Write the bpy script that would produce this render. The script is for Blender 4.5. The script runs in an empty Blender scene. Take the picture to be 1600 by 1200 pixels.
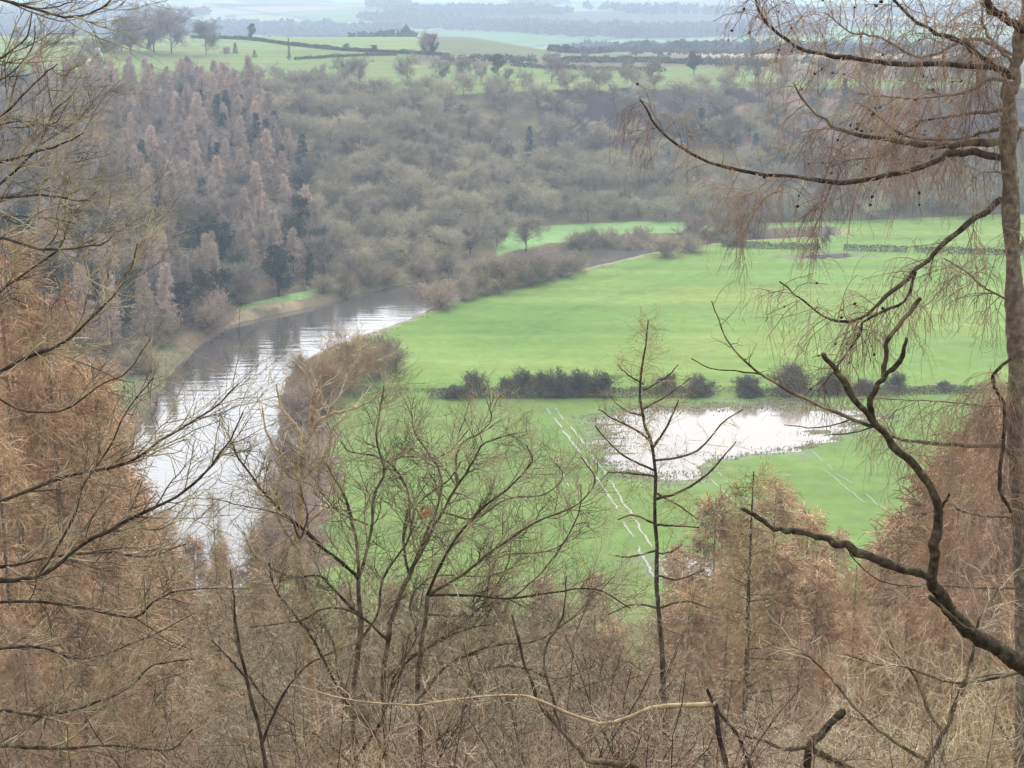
import bpy, math
import numpy as np
from mathutils import Vector

# ------------------------------------------------------------------ camera, sky, light, exposure
scene = bpy.context.scene
COL = scene.collection
CAM_Z = 80.0
PITCH = math.radians(14.4)
F = 2462.0                       # focal length in pixels of the 1600 px wide photograph

cam_d = bpy.data.cameras.new('camera')
cam = bpy.data.objects.new('camera', cam_d)
COL.objects.link(cam)
cam.location = (0, 0, CAM_Z)
cam.rotation_euler = (math.pi / 2 - PITCH, 0, 0)
cam_d.sensor_width = 36.0
cam_d.lens = 36.0 * F / 1600.0
cam_d.clip_start = 0.1
cam_d.clip_end = 30000
scene.camera = cam

SUN_EL, SUN_AZ = math.radians(46), math.radians(8)      # high, ahead and to the right, behind thin cloud
world = bpy.data.worlds.new('World')
scene.world = world
world.use_nodes = True
nt = world.node_tree
nt.nodes.clear()
n_out = nt.nodes.new('ShaderNodeOutputWorld')
n_bg = nt.nodes.new('ShaderNodeBackground')
n_sky = nt.nodes.new('ShaderNodeTexSky')
n_sky.sky_type = 'NISHITA'
n_sky.sun_disc = False
n_sky.sun_elevation = SUN_EL
n_sky.sun_rotation = SUN_AZ
n_sky.dust_density = 4.0
n_mix = nt.nodes.new('ShaderNodeMix'); n_mix.data_type = 'RGBA'
n_mix.inputs[0].default_value = 0.72
n_tc = nt.nodes.new('ShaderNodeTexCoord')
n_map = nt.nodes.new('ShaderNodeMapping'); n_map.inputs['Scale'].default_value = (1.2, 1.2, 4.0)
n_noise = nt.nodes.new('ShaderNodeTexNoise'); n_noise.inputs['Scale'].default_value = 2.2; n_noise.inputs['Detail'].default_value = 4
n_ramp = nt.nodes.new('ShaderNodeValToRGB')
n_ramp.color_ramp.elements[0].position = 0.3; n_ramp.color_ramp.elements[0].color = (0.70, 0.74, 0.80, 1)
n_ramp.color_ramp.elements[1].position = 0.7; n_ramp.color_ramp.elements[1].color = (1.0, 1.0, 1.0, 1)
n_scale = nt.nodes.new('ShaderNodeVectorMath'); n_scale.operation = 'SCALE'; n_scale.inputs['Scale'].default_value = 19.0
nt.links.new(n_tc.outputs['Generated'], n_map.inputs[0])
nt.links.new(n_map.outputs[0], n_noise.inputs['Vector'])
nt.links.new(n_noise.outputs['Fac'], n_ramp.inputs[0])
nt.links.new(n_ramp.outputs[0], n_scale.inputs[0])
nt.links.new(n_sky.outputs[0], n_mix.inputs[6])
# thin cloud is brightest round the hidden sun
n_dot = nt.nodes.new('ShaderNodeVectorMath'); n_dot.operation = 'DOT_PRODUCT'
n_nrm = nt.nodes.new('ShaderNodeVectorMath'); n_nrm.operation = 'NORMALIZE'
nt.links.new(n_tc.outputs['Generated'], n_nrm.inputs[0]); nt.links.new(n_nrm.outputs[0], n_dot.inputs[0])
n_dot.inputs[1].default_value = (math.sin(SUN_AZ) * math.cos(SUN_EL), math.cos(SUN_AZ) * math.cos(SUN_EL), math.sin(SUN_EL))
n_gl = nt.nodes.new('ShaderNodeMapRange'); n_gl.interpolation_type = 'SMOOTHSTEP'
n_gl.inputs['From Min'].default_value = 0.2; n_gl.inputs['From Max'].default_value = 1.0
n_gl.inputs['To Min'].default_value = .8; n_gl.inputs['To Max'].default_value = 2.5
nt.links.new(n_dot.outputs['Value'], n_gl.inputs[0])
n_s2 = nt.nodes.new('ShaderNodeVectorMath'); n_s2.operation = 'SCALE'
nt.links.new(n_scale.outputs[0], n_s2.inputs[0]); nt.links.new(n_gl.outputs[0], n_s2.inputs['Scale'])
nt.links.new(n_s2.outputs[0], n_mix.inputs[7])
nt.links.new(n_mix.outputs[2], n_bg.inputs[0])
n_bg.inputs['Strength'].default_value = 0.10
nt.links.new(n_bg.outputs[0], n_out.inputs[0])

sun_d = bpy.data.lights.new('sun', 'SUN')
sun_d.energy = 1.4
sun_d.angle = math.radians(14)
sun_d.color = (1.0, 0.95, 0.88)
sun = bpy.data.objects.new('sun', sun_d)
COL.objects.link(sun)
sv = Vector((math.sin(SUN_AZ) * math.cos(SUN_EL), math.cos(SUN_AZ) * math.cos(SUN_EL), math.sin(SUN_EL)))
sun.rotation_euler = sv.to_track_quat('Z', 'Y').to_euler()

scene.view_settings.view_transform = 'Standard'
scene.view_settings.look = 'None'
scene.view_settings.gamma = 1
scene.view_settings.use_curve_mapping = False
scene.view_settings.exposure = 0.02
scene.cycles.max_bounces = 5
scene.cycles.diffuse_bounces = 2
scene.cycles.glossy_bounces = 2
scene.cycles.volume_bounces = 1
scene.cycles.use_denoising = True

# ------------------------------------------------------------------ helpers
rng = np.random.default_rng(11)
CP, SP = math.cos(PITCH), math.sin(PITCH)

def ray(u, v):
    dx, dy = (u - 800) / F, (600 - v) / F
    return np.array([dx, CP + dy * SP, -SP + dy * CP])

def gnd(u, v, z=0.0):
    d = ray(u, v)
    t = (z - CAM_Z) / d[2]
    return (d[0] * t, d[1] * t)

def W(u, v, y):
    d = ray(u, v)
    t = y / d[1]
    return np.array([d[0] * t, y, CAM_Z + d[2] * t])

def smooth(t):
    t = np.clip(t, 0, 1)
    return t * t * (3 - 2 * t)

def hsh(ix, iy, seed=0):
    h = np.sin(ix * 127.1 + iy * 311.7 + seed * 74.7) * 43758.5453
    return h - np.floor(h)

def vnoise(x, y, seed=0):
    ix, iy = np.floor(x), np.floor(y)
    fx, fy = smooth(x - ix), smooth(y - iy)
    a, b = hsh(ix, iy, seed), hsh(ix + 1, iy, seed)
    c, d = hsh(ix, iy + 1, seed), hsh(ix + 1, iy + 1, seed)
    return (a * (1 - fx) + b * fx) * (1 - fy) + (c * (1 - fx) + d * fx) * fy

def fbm(x, y, seed=0, o=4):
    s, a, n = 0, .5, 0
    for k in range(o):
        s = s + a * vnoise(x * 2 ** k, y * 2 ** k, seed + k); n += a; a *= .5
    return s / n

def sdf(px, py, poly):
    """signed distance to a closed polygon, negative inside"""
    P = np.asarray(poly, float)
    d = np.full(np.shape(px), 1e18)
    s = np.ones(np.shape(px))
    j = len(P) - 1
    for i in range(len(P)):
        ex, ey = P[j] - P[i]
        wx, wy = px - P[i][0], py - P[i][1]
        t = np.clip((wx * ex + wy * ey) / (ex * ex + ey * ey + 1e-9), 0, 1)
        d = np.minimum(d, (wx - ex * t) ** 2 + (wy - ey * t) ** 2)
        c1 = py >= P[i][1]; c2 = py < P[j][1]; c3 = ex * wy > ey * wx
        flip = (c1 & c2 & c3) | (~c1 & ~c2 & ~c3)
        s = np.where(flip, -s, s)
        j = i
    return s * np.sqrt(d)

def tag(o, label=None, cat=None, group=None, kind=None):
    if label: o['label'] = label
    if cat: o['category'] = cat
    if group: o['group'] = group
    if kind: o['kind'] = kind
    return o

class MB:
    """collects vertices and quads / triangles for ONE mesh"""
    def __init__(s): s.v, s.f, s.m, s.n = [], [], [], 0
    def add(s, verts, faces, mat=0):
        verts = np.asarray(verts, np.float32).reshape(-1, 3); faces = np.asarray(faces, np.int32)
        if not len(faces): return s
        s.v.append(verts); s.f.append(faces + s.n); s.m.append((mat, len(faces))); s.n += len(verts)
        return s
    def mesh(s, name, mats, smooth_shade=True):
        me = bpy.data.meshes.new(name)
        V = np.concatenate(s.v)
        me.vertices.add(len(V)); me.vertices.foreach_set('co', V.ravel())
        L = np.concatenate([f.ravel() for f in s.f])
        cnt = np.concatenate([np.full(len(f), f.shape[1], np.int32) for f in s.f])
        st = np.concatenate([[0], np.cumsum(cnt)[:-1]]).astype(np.int32)
        me.loops.add(len(L)); me.loops.foreach_set('vertex_index', L.astype(np.int32))
        me.polygons.add(len(cnt)); me.polygons.foreach_set('loop_start', st)
        me.polygons.foreach_set('material_index', np.concatenate([np.full(n, m, np.int32) for m, n in s.m]))
        me.polygons.foreach_set('use_smooth', np.full(len(cnt), smooth_shade))
        for m in (mats if isinstance(mats, (list, tuple)) else [mats]): me.materials.append(m)
        me.update(calc_edges=True)
        return me
    def build(s, name, mats, parent=None, smooth_shade=True):
        o = bpy.data.objects.new(name, s.mesh(name, mats, smooth_shade))
        COL.objects.link(o)
        if parent: o.parent = parent
        return o

def empty(name, loc, rz=0, label=None, cat=None, group=None):
    o = bpy.data.objects.new(name, None); COL.objects.link(o)
    o.location = loc; o.rotation_euler = (0, 0, rz); o.empty_display_size = .5
    return tag(o, label, cat, group)

def copy_tree(root, children, loc, rz, sc, label, group=None):
    c = root.copy(); COL.objects.link(c)
    c.location = loc; c.rotation_euler = (0, 0, rz); c.scale = sc
    c['label'] = label
    if group: c['group'] = group
    for ch in children:
        d = ch.copy(); COL.objects.link(d); d.parent = c
    return c

# ------------------------------------------------------------------ materials
def mat(name, rough=.85, spec=.25):
    m = bpy.data.materials.new(name); m.use_nodes = True
    b = m.node_tree.nodes['Principled BSDF']
    b.inputs['Roughness'].default_value = rough
    b.inputs['Specular IOR Level'].default_value = spec
    return m, m.node_tree, b

def bark(name, c1, c2, c3=None, scale=3.0, rnd=.25):
    """two or three tones of bark / lichen mixed by noise; each tree a little lighter or darker"""
    m, t, b = mat(name, .9, .1)
    tc = t.nodes.new('ShaderNodeTexCoord')
    n = t.nodes.new('ShaderNodeTexNoise'); n.inputs['Scale'].default_value = scale; n.inputs['Detail'].default_value = 5
    t.links.new(tc.outputs['Object'], n.inputs['Vector'])
    r = t.nodes.new('ShaderNodeValToRGB')
    r.color_ramp.elements[0].position = .38; r.color_ramp.elements[0].color = (*c1, 1)
    r.color_ramp.elements[1].position = .62; r.color_ramp.elements[1].color = (*c2, 1)
    if c3:
        e = r.color_ramp.elements.new(.72); e.color = (*c3, 1)
    t.links.new(n.outputs['Fac'], r.inputs[0])
    oi = t.nodes.new('ShaderNodeObjectInfo')
    mr = t.nodes.new('ShaderNodeMapRange'); mr.inputs['To Min'].default_value = 1 - rnd; mr.inputs['To Max'].default_value = 1 + rnd
    t.links.new(oi.outputs['Random'], mr.inputs[0])
    mu = t.nodes.new('ShaderNodeVectorMath'); mu.operation = 'SCALE'
    t.links.new(r.outputs[0], mu.inputs[0]); t.links.new(mr.outputs[0], mu.inputs['Scale'])
    t.links.new(mu.outputs[0], b.inputs['Base Color'])
    if scale >= 7:
        w = t.nodes.new('ShaderNodeTexNoise'); w.inputs['Scale'].default_value = scale * 6; w.inputs['Detail'].default_value = 3
        bp = t.nodes.new('ShaderNodeBump'); bp.inputs['Strength'].default_value = .8; bp.inputs['Distance'].default_value = .012
        t.links.new(tc.outputs['Object'], w.inputs['Vector']); t.links.new(w.outputs['Fac'], bp.inputs['Height']); t.links.new(bp.outputs[0], b.inputs['Normal'])
    return m

M = {}
M['bark_dark'] = bark('bark_dark', (.035, .027, .02), (.11, .085, .06), (.22, .22, .12), 9)
M['bark_snag'] = bark('bark_snag', (.04, .033, .024), (.115, .095, .06), (.20, .21, .10), 24)
M['bark_larch'] = bark('bark_larch', (.15, .125, .10), (.31, .265, .20), (.40, .42, .30), 14)
M['bark_pale'] = bark('bark_pale', (.30, .22, .13), (.52, .40, .25), None, 10)
M['bark_moss'] = bark('bark_moss', (.07, .055, .038), (.22, .185, .11), (.28, .29, .15), 7)
M['twig_moss'] = bark('twig_moss', (.085, .07, .048), (.50, .43, .28), (.50, .51, .28), 2.5)
M['twig_red'] = bark('twig_red', (.28, .18, .12), (.64, .44, .30), None, 1.2)
M['twig_plum'] = bark('twig_plum', (.06, .038, .028), (.54, .385, .275), None, 2)
M['twig_pale'] = bark('twig_pale', (.32, .26, .17), (.70, .60, .43), None, 3)
M['twig_droop'] = bark('twig_droop', (.17, .12, .09), (.38, .27, .19), (.38, .34, .20), 1.0)
M['twig_dark'] = bark('twig_dark', (.06, .04, .035), (.14, .09, .07), None, 2)
M['twig_larch'] = bark('twig_larch', (.30, .195, .115), (.70, .485, .305), None, 1.2)
M['twig_straw'] = bark('twig_straw', (.26, .20, .10), (.60, .50, .27), None, 1.2)
M['cone'] = bark('cone', (.03, .018, .012), (.07, .045, .03), None, 30)
M['far_trunk'] = bark('far_trunk', (.07, .055, .045), (.12, .10, .08), None, 1)
M['far_olive'] = bark('far_olive', (.33, .285, .195), (.41, .36, .25), None, .25, .3)
M['far_grey'] = bark('far_grey', (.20, .165, .13), (.37, .31, .25), None, .25, .3)
M['far_russet'] = bark('far_russet', (.40, .30, .235), (.58, .445, .36), None, .25, .3)
M['far_tan'] = bark('far_tan', (.26, .21, .14), (.42, .345, .24), None, .4, .25)
M['far_reddish'] = bark('far_reddish', (.28, .205, .15), (.45, .34, .255), None, .5, .2)
M['far_amber'] = bark('far_amber', (.30, .20, .09), (.50, .35, .17), None, .4, .25)
M['far_ivy'] = bark('far_ivy', (.03, .045, .025), (.06, .075, .04), None, .6, .3)
M['far_evergreen'] = bark('far_evergreen', (.025, .045, .035), (.05, .075, .05), None, .4, .3)
M['hedge'] = bark('hedge', (.095, .078, .055), (.20, .165, .11), None, .4, .2)
M['hedge_far'] = bark('hedge_far', (.06, .065, .04), (.11, .11, .07), None, .1, .2)
M['rock'] = bark('rock', (.55, .53, .50), (.75, .73, .70), None, .5)
M['far_wood'] = bark('far_wood', (.035, .035, .035), (.075, .07, .06), None, .01)
M['white_wall'] = bark('white_wall', (.75, .74, .72), (.82, .81, .78), None, .5)
M['slate'] = bark('slate', (.10, .10, .11), (.15, .15, .16), None, 2)
M['leaf_dead'] = bark('leaf_dead', (.30, .10, .05), (.42, .18, .08), None, 6)

# ------------------------------------------------------------------ the lie of the land
Z0 = 1.8
LEFT_BANK = [(40, 960), (150, 800), (225, 665), (270, 585), (325, 535), (370, 508), (430, 492), (520, 474), (560, 460), (610, 450), (680, 436),
             (760, 424), (830, 404), (880, 393), (940, 384), (1010, 378), (1060, 377), (1150, 372), (1300, 366)]
RIGHT_BANK = [(1300, 374), (1150, 382), (1060, 393), (1000, 402), (900, 428), (830, 444), (740, 464), (670, 484), (640, 500), (600, 518), (540, 537), (470, 567),
              (436, 600), (428, 660), (432, 740), (412, 820), (395, 900), (330, 980)]
RIVER = [gnd(u, v) for u, v in LEFT_BANK + RIGHT_BANK]
POOL = [gnd(u, v, Z0) for u, v in [(945, 655), (1005, 634), (1100, 631), (1200, 629), (1290, 634), (1368, 650), (1350, 670), (1290, 690), (1250, 706), (1190, 712),
                                   (1110, 718), (1100, 742), (1040, 752), (985, 742), (958, 715), (940, 690)]]
POOL2 = [gnd(u, v, Z0) for u, v in [(1030, 890), (1090, 872), (1125, 900), (1110, 960), (1050, 975)]]
PUDDLE = [gnd(u, v, Z0) for u, v in [(1225, 400), (1260, 396), (1325, 397), (1345, 400), (1300, 404), (1245, 405)]]
BASE = [gnd(u, v, Z0) for u, v in [(-900, 610), (-300, 590), (100, 565), (230, 540), (300, 510), (380, 470), (520, 443), (620, 420), (700, 404), (775, 384), (800, 352), (990, 343),
                                   (1200, 345), (1600, 333), (2200, 322)]]
BX, BY = np.array([p[0] for p in BASE]), np.array([p[1] for p in BASE])
NEAR_Y = np.array([-200, -20, 0, 4, 15, 40, 70, 100, 140, 175, 205])
NEAR_Z = np.array([96, 80, 78.2, 77, 69.5, 53, 37, 25, 12.5, 4.5, Z0])
FAR_Y = np.array([640, 760, 900, 1050, 1250, 1500, 2000, 2600, 3200, 4200, 5500, 7000, 9500])
FAR_L = np.array([35, 40, 47, 44, 28, 6, -6, 4, 11, 24, 62, 80, 82])
FAR_R = np.array([38, 39.5, 38.5, 33, 25.5, 12, -4, 5, 12, 24, 62, 80, 82])

def H(x, y, full=False):
    x = np.asarray(x, float); y = np.asarray(y, float)
    yb = np.interp(x, BX, BY) + 6 * (vnoise(x / 40, x * 0, 5) - .5)
    yt = 640 + 10 * (vnoise(x / 60, x * 0, 8) - .5)
    near = np.interp(y + 10 * (fbm(x / 50, y / 50, 3) - .5) * np.clip(y / 60, 0, 1), NEAR_Y, NEAR_Z)
    rough = np.where(y < 205, 1.0, 0) * (fbm(x / 9, y / 9, 4) - .5) * 1.6 * np.clip(y / 20, .1, 1)
    s = (y - yb) / (yt - yb)
    wr = smooth((x + 40) / 90)
    fl = np.interp(y, FAR_Y, FAR_L); fr = np.interp(y, FAR_Y, FAR_R)
    far = fl * (1 - wr) + fr * wr
    roll = (fbm(x / 900 + 3, y / 500, 21, 3) - .5) * 46 * smooth((y - 1500) / 800)
    roll = roll + (fbm(x / 120, y / 120, 22, 3) - .5) * 2.0 * smooth((y - 640) / 100)
    top = 35 * (1 - wr) + 38 * wr
    prof = .55 * smooth(s) + .45 * np.clip(s, 0, 1)
    esc = Z0 + (top - Z0) * prof + (fbm(x / 25, y / 25, 9) - .5) * 5 * smooth(s * 4) * smooth((1.05 - s) * 5)
    z = np.where(y > yt, far + roll, np.where(y > yb, esc, Z0))
    z = np.where(y < 205, near + rough * smooth((205 - y) / 20), z)
    flat = (y >= 200) & (y <= yb)
    z = z + np.where(flat, (fbm(x / 30, y / 30, 12) - .5) * .12, 0)
    dr = sdf(x, y, RIVER)
    drn = dr + (fbm(x / 4, y / 4, 13) - .5) * 3.0
    k = smooth((drn + 1.5) / 5.0)
    z = np.where(y > 150, z * k + (-1.6) * (1 - k), z)
    dp = np.minimum(np.minimum(sdf(x, y, POOL), sdf(x, y, POOL2)), sdf(x, y, PUDDLE)) + (fbm(x / 7, y / 3.5, 15, 5) - .5) * 13.0
    z = np.where(flat, z - .5 * smooth((2.0 - dp) / 5.0) + .55 * smooth((fbm(x / 9, y / 2.2, 16, 4) - .55) * 12) * smooth((14 + dp) / 14) * (dp < 1), z)
    if full: return z, drn, dp, s, yb, yt
    return z

def ground_z(x, y): return float(H(np.array([x]), np.array([y]))[0])

def hit(u, v, y0=150., y1=9000.):
    """where the ray through a point of the photograph meets the land"""
    d = ray(u, v)
    ys = np.concatenate([np.arange(y0, 1200, 2.0), np.arange(1200, y1, 12.0)])
    t = ys / d[1]
    below = CAM_Z + d[2] * t < H(d[0] * t, ys)
    i = int(np.argmax(below)) if below.any() else len(ys) - 1
    y = ys[i]; t = y / d[1]
    return np.array([d[0] * t, y, ground_z(d[0] * t, y)])

def axis(parts):
    out = []
    for a, b, s in parts: out.append(np.arange(a, b, s))
    return np.concatenate(out)

def build_ground():
    xs = axis([(-9000, -3000, 600), (-3000, -1300, 60), (-1300, -260, 10), (-260, 300, 1.6), (300, 1300, 10), (1300, 3000, 60), (3000, 9001, 600)])
    ys = axis([(-200, -20, 10), (-20, 190, 2.5), (190, 560, 1.5), (560, 1000, 3), (1000, 5500, 15), (5500, 9401, 130)])
    X, Y = np.meshgrid(xs, ys)
    Z, dr, dp, s, yb, yt = H(X, Y, True)
    c = np.zeros(X.shape + (3,))
    def put(mask, col): c[mask] = col
    n1 = fbm(X / 14, Y / 14, 31); n2 = fbm(X / 60, Y / 20, 32); n3 = fbm(X / 5, Y / 5, 33)
    # near slope: leaf litter and moss
    c[:] = (.14, .10, .055)
    m = n1 > .55; c[m] = (.13, .12, .05)
    m = (Y > 150 + 50 * n1) & (n3 > .3); c[m] = (.17, .21, .075)
    m = (Y > 176 + 34 * n2); c[m] = (.145, .22, .06)
    # valley floor
    fld = (Y > 198)
    put(fld, (.165, .245, .06))
    hedge_y = 303.0
    lower = fld & (Y < hedge_y); c[lower] = (.145, .22, .06)
    up = fld & (Y >= hedge_y)
    c[up] += (n2[up] - .5)[:, None] * np.array([.16, .10, .04])
    for d0, w0, kk in ((13, .9, .86), (15.5, .9, .88), (33, 1.0, .88), (36, 1.0, .9)):
        m = up & (np.abs(dr + 3 * (n2 - .5) - d0) < w0) & (X > 0); c[m] *= kk
    # margins of dry grass along the river
    rb = fld & (dr < 2.5 + 4 * n3) & (Y < yb + 10); c[rb] = (.30, .25, .16)
    rb = fld & (dr < 6 + 8 * n3) & (Y < 330); c[rb] = (.15, .10, .075)
    rb = fld & (dr < 1.2 + 1.6 * n3) & (Y < yb + 10); c[rb] = (.20, .15, .10)
    # far bank (left of the river)
    cl = np.array([gnd(u, v) for u, v in LEFT_BANK]); order = np.argsort(cl[:, 1])
    lx = np.interp(Y, cl[order, 1], cl[order, 0])
    left = fld & (X < lx + 2) & (Y < yb + 5)
    put(left, (.16, .12, .08)); put(left & (dr > 3.5) & (X > gnd(375, 490)[0]) & (X < gnd(515, 460)[0]), (.19, .30, .11))
    put(left & (Y < 340) & (n1 > .5), (.14, .17, .07)); put(left & (dr < 1.5 + 6 * n3) & (X > gnd(375, 490)[0]) & (X < gnd(660, 440)[0]), (.30, .245, .15)); put(left & (dr < 5) & (n1 > .56), (.16, .14, .08))
    put(left & (dr > 6) & (X > gnd(775, 395)[0]), (.19, .31, .11))
    # escarpment floor
    esc = (s > -0.02) & (Y < yt)
    put(esc, (.10, .08, .055)); put(esc & (n1 > .52), (.13, .11, .06))
    scar = esc & (s > .5) & (X > 10)
    st = fbm((X + Y * .8) / 3.2, (Y - X) / 45, 41, 3)
    put(scar, (.052, .042, .044)); put(scar & (n1 > .55), (.075, .055, .05)); put(scar & (st > .62) & (n2 > .45), (.20, .16, .11)); put(scar & (st > .60) & (X < 60) & (s > .8), (.20, .21, .09))
    rus = scar & (X > 85) & (X < 160) & (fbm((X + Y) / 14, (Y - X) / 40, 42) > .5); c[rus] = (.20, .13, .10)
    # plateau fields
    pl = Y >= yt
    put(pl, (.135, .19, .06)); put(pl & (n2 > .56), (.165, .20, .07))
    put(pl & (Y > 850) & (X < 60), (.17, .22, .09))
    put(pl & (Y > 765 + 12 * n1) & (X > -48), (.15, .125, .085)); put(pl & (Y > 830) & (X < 95) & (X > -48), (.13, .15, .085)); put(pl & (Y > 860) & (Y < 1150) & (X > 95 + 30 * n2), (.34, .25, .18)); put(pl & (Y > 1040) & (X > 30) & (n2 > .5), (.16, .20, .10))
    put(pl & (Y > 790) & (Y <= 830) & (X > 100), (.22, .23, .12))
    put(pl & (Y > 690) & (Y < 780) & (X > 120), (.13, .10, .08))
    # distant patchwork
    wx = X + 160 * (fbm(X / 700, Y / 700, 51) - .5); wy = Y + 260 * (fbm(X / 700, Y / 700, 52) - .5)
    a = math.radians(24)
    fx = (wx * math.cos(a) + wy * math.sin(a)) / 210; fy = (-wx * math.sin(a) + wy * math.cos(a)) / 330
    hh = hsh(np.floor(fx), np.floor(fy), 3)
    far = Y > 1350
    pal = np.array([(.13, .24, .07), (.17, .27, .09), (.10, .18, .06), (.20, .25, .12), (.06, .06, .04), (.05, .05, .035), (.24, .21, .13)])
    c[far] = pal[(hh[far] * len(pal)).astype(int) % len(pal)]
    ex = np.minimum(fx - np.floor(fx), 1 - (fx - np.floor(fx))) * 210; ey = np.minimum(fy - np.floor(fy), 1 - (fy - np.floor(fy))) * 330
    put(far & ((ex < 9) | (ey < 9)), (.06, .06, .04))
    # pool margins
    put(fld & (dp < 2.6 + 2 * n3) & (Y < yb), (.17, .22, .10)); put(fld & (dp < .8) & (Y < yb), (.17, .16, .09))
    c = np.clip(c, .01, 1)
    V = np.stack([X, Y, Z], -1).reshape(-1, 3)
    ny, nx = X.shape
    i = np.arange(ny - 1)[:, None] * nx + np.arange(nx - 1)[None, :]
    Fq = np.stack([i, i + 1, i + nx + 1, i + nx], -1).reshape(-1, 4)
    m, t, b = mat('land', .95, .05)
    at = t.nodes.new('ShaderNodeAttribute'); at.attribute_name = 'tone'
    geo = t.nodes.new('ShaderNodeNewGeometry')
    n = t.nodes.new('ShaderNodeTexNoise'); n.inputs['Scale'].default_value = .35; n.inputs['Detail'].default_value = 8; n.inputs['Roughness'].default_value = .65
    t.links.new(geo.outputs['Position'], n.inputs['Vector'])
    mp = t.nodes.new('ShaderNodeMapping'); mp.inputs['Scale'].default_value = (.012, .11, .1); mp.inputs['Rotation'].default_value = (0, 0, math.radians(8))
    t.links.new(geo.outputs['Position'], mp.inputs[0])
    n2_ = t.nodes.new('ShaderNodeTexNoise'); n2_.inputs['Scale'].default_value = 1.0; n2_.inputs['Detail'].default_value = 4
    t.links.new(mp.outputs[0], n2_.inputs['Vector'])
    r1 = t.nodes.new('ShaderNodeMapRange'); r1.inputs['From Min'].default_value = .25; r1.inputs['From Max'].default_value = .75; r1.inputs['To Min'].default_value = .8; r1.inputs['To Max'].default_value = 1.2
    r2 = t.nodes.new('ShaderNodeMapRange'); r2.inputs['From Min'].default_value = .3; r2.inputs['From Max'].default_value = .7; r2.inputs['To Min'].default_value = .86; r2.inputs['To Max'].default_value = 1.14
    t.links.new(n.outputs['Fac'], r1.inputs[0]); t.links.new(n2_.outputs['Fac'], r2.inputs[0])
    mm = t.nodes.new('ShaderNodeMath'); mm.operation = 'MULTIPLY'
    t.links.new(r1.outputs[0], mm.inputs[0]); t.links.new(r2.outputs[0], mm.inputs[1])
    sc = t.nodes.new('ShaderNodeVectorMath'); sc.operation = 'SCALE'
    t.links.new(at.outputs['Color'], sc.inputs[0]); t.links.new(mm.outputs[0], sc.inputs['Scale'])
    t.links.new(sc.outputs[0], b.inputs['Base Color'])
    o = MB().add(V, Fq).build('ground', m)
    ca = o.data.attributes.new('tone', 'FLOAT_COLOR', 'POINT')
    ca.data.foreach_set('color', np.concatenate([c.reshape(-1, 3), np.ones((len(V), 1))], 1).astype(np.float32).ravel())
    tag(o, kind='structure')
    return o

build_ground()

def water_mat(name, base, bump, sx, sy, ior):
    m, t, b = mat(name, .06, .5)
    b.inputs['Base Color'].default_value = (*base, 1)
    b.inputs['IOR'].default_value = ior
    geo = t.nodes.new('ShaderNodeNewGeometry')
    mp = t.nodes.new('ShaderNodeMapping'); mp.inputs['Scale'].default_value = (sx, sy, 1); mp.inputs['Rotation'].default_value = (0, 0, math.radians(-12))
    n = t.nodes.new('ShaderNodeTexNoise'); n.inputs['Scale'].default_value = 1; n.inputs['Detail'].default_value = 3; n.inputs['Distortion'].default_value = .4
    bm = t.nodes.new('ShaderNodeBump'); bm.inputs['Strength'].default_value = 1.0; bm.inputs['Distance'].default_value = bump
    t.links.new(geo.outputs['Position'], mp.inputs[0]); t.links.new(mp.outputs[0], n.inputs['Vector'])
    t.links.new(n.outputs['Fac'], bm.inputs['Height']); t.links.new(bm.outputs[0], b.inputs['Normal'])
    big = t.nodes.new('ShaderNodeTexNoise'); big.inputs['Scale'].default_value = .035; big.inputs['Detail'].default_value = 4; big.inputs['Distortion'].default_value = 1.5
    mr = t.nodes.new('ShaderNodeMapRange'); mr.inputs['From Min'].default_value = .35; mr.inputs['From Max'].default_value = .68; mr.inputs['To Min'].default_value = .12; mr.inputs['To Max'].default_value = 1.0
    t.links.new(geo.outputs['Position'], big.inputs['Vector']); t.links.new(big.outputs['Fac'], mr.inputs[0]); t.links.new(mr.outputs[0], bm.inputs['Strength'])
    return m
M['river'] = water_mat('river_water', (.09, .08, .07), .10, .055, .5, 2.0)
M['flood'] = water_mat('flood_water', (.25, .21, .17), .02, .25, .7, 1.42)
M['rut'] = water_mat('rut_water', (.26, .25, .18), .05, 1.2, 1.2, 1.3)
M['rut'].node_tree.nodes['Principled BSDF'].inputs['Roughness'].default_value = .35
M['grass'] = bark('grass', (.12, .17, .055), (.19, .23, .09), (.25, .22, .13), .3)

def sheet(name, x0, y0, x1, y1, z, m):
    o = MB().add([(x0, y0, z), (x1, y0, z), (x1, y1, z), (x0, y1, z)], [(0, 1, 2, 3)]).build(name, m)
    return tag(o, kind='structure')
sheet('river_water', -200, 182, 330, 600, 0.0, M['river'])
p = np.array(POOL); sheet('flood_water', p[:, 0].min() - 14, p[:, 1].min() - 12, p[:, 0].max() + 14, p[:, 1].max() + 8, Z0 - .16, M['flood'])
p = np.array(POOL2); sheet('field_pool_water', p[:, 0].min() - 5, p[:, 1].min() + 2, p[:, 0].max() + 5, p[:, 1].max() + 4, Z0 - .16, M['flood'])
p = np.array(PUDDLE); sheet('puddle_water', p[:, 0].min() - 6, p[:, 1].min() - 6, p[:, 0].max() + 6, p[:, 1].max() + 6, Z0 - .16, M['river'])

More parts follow.
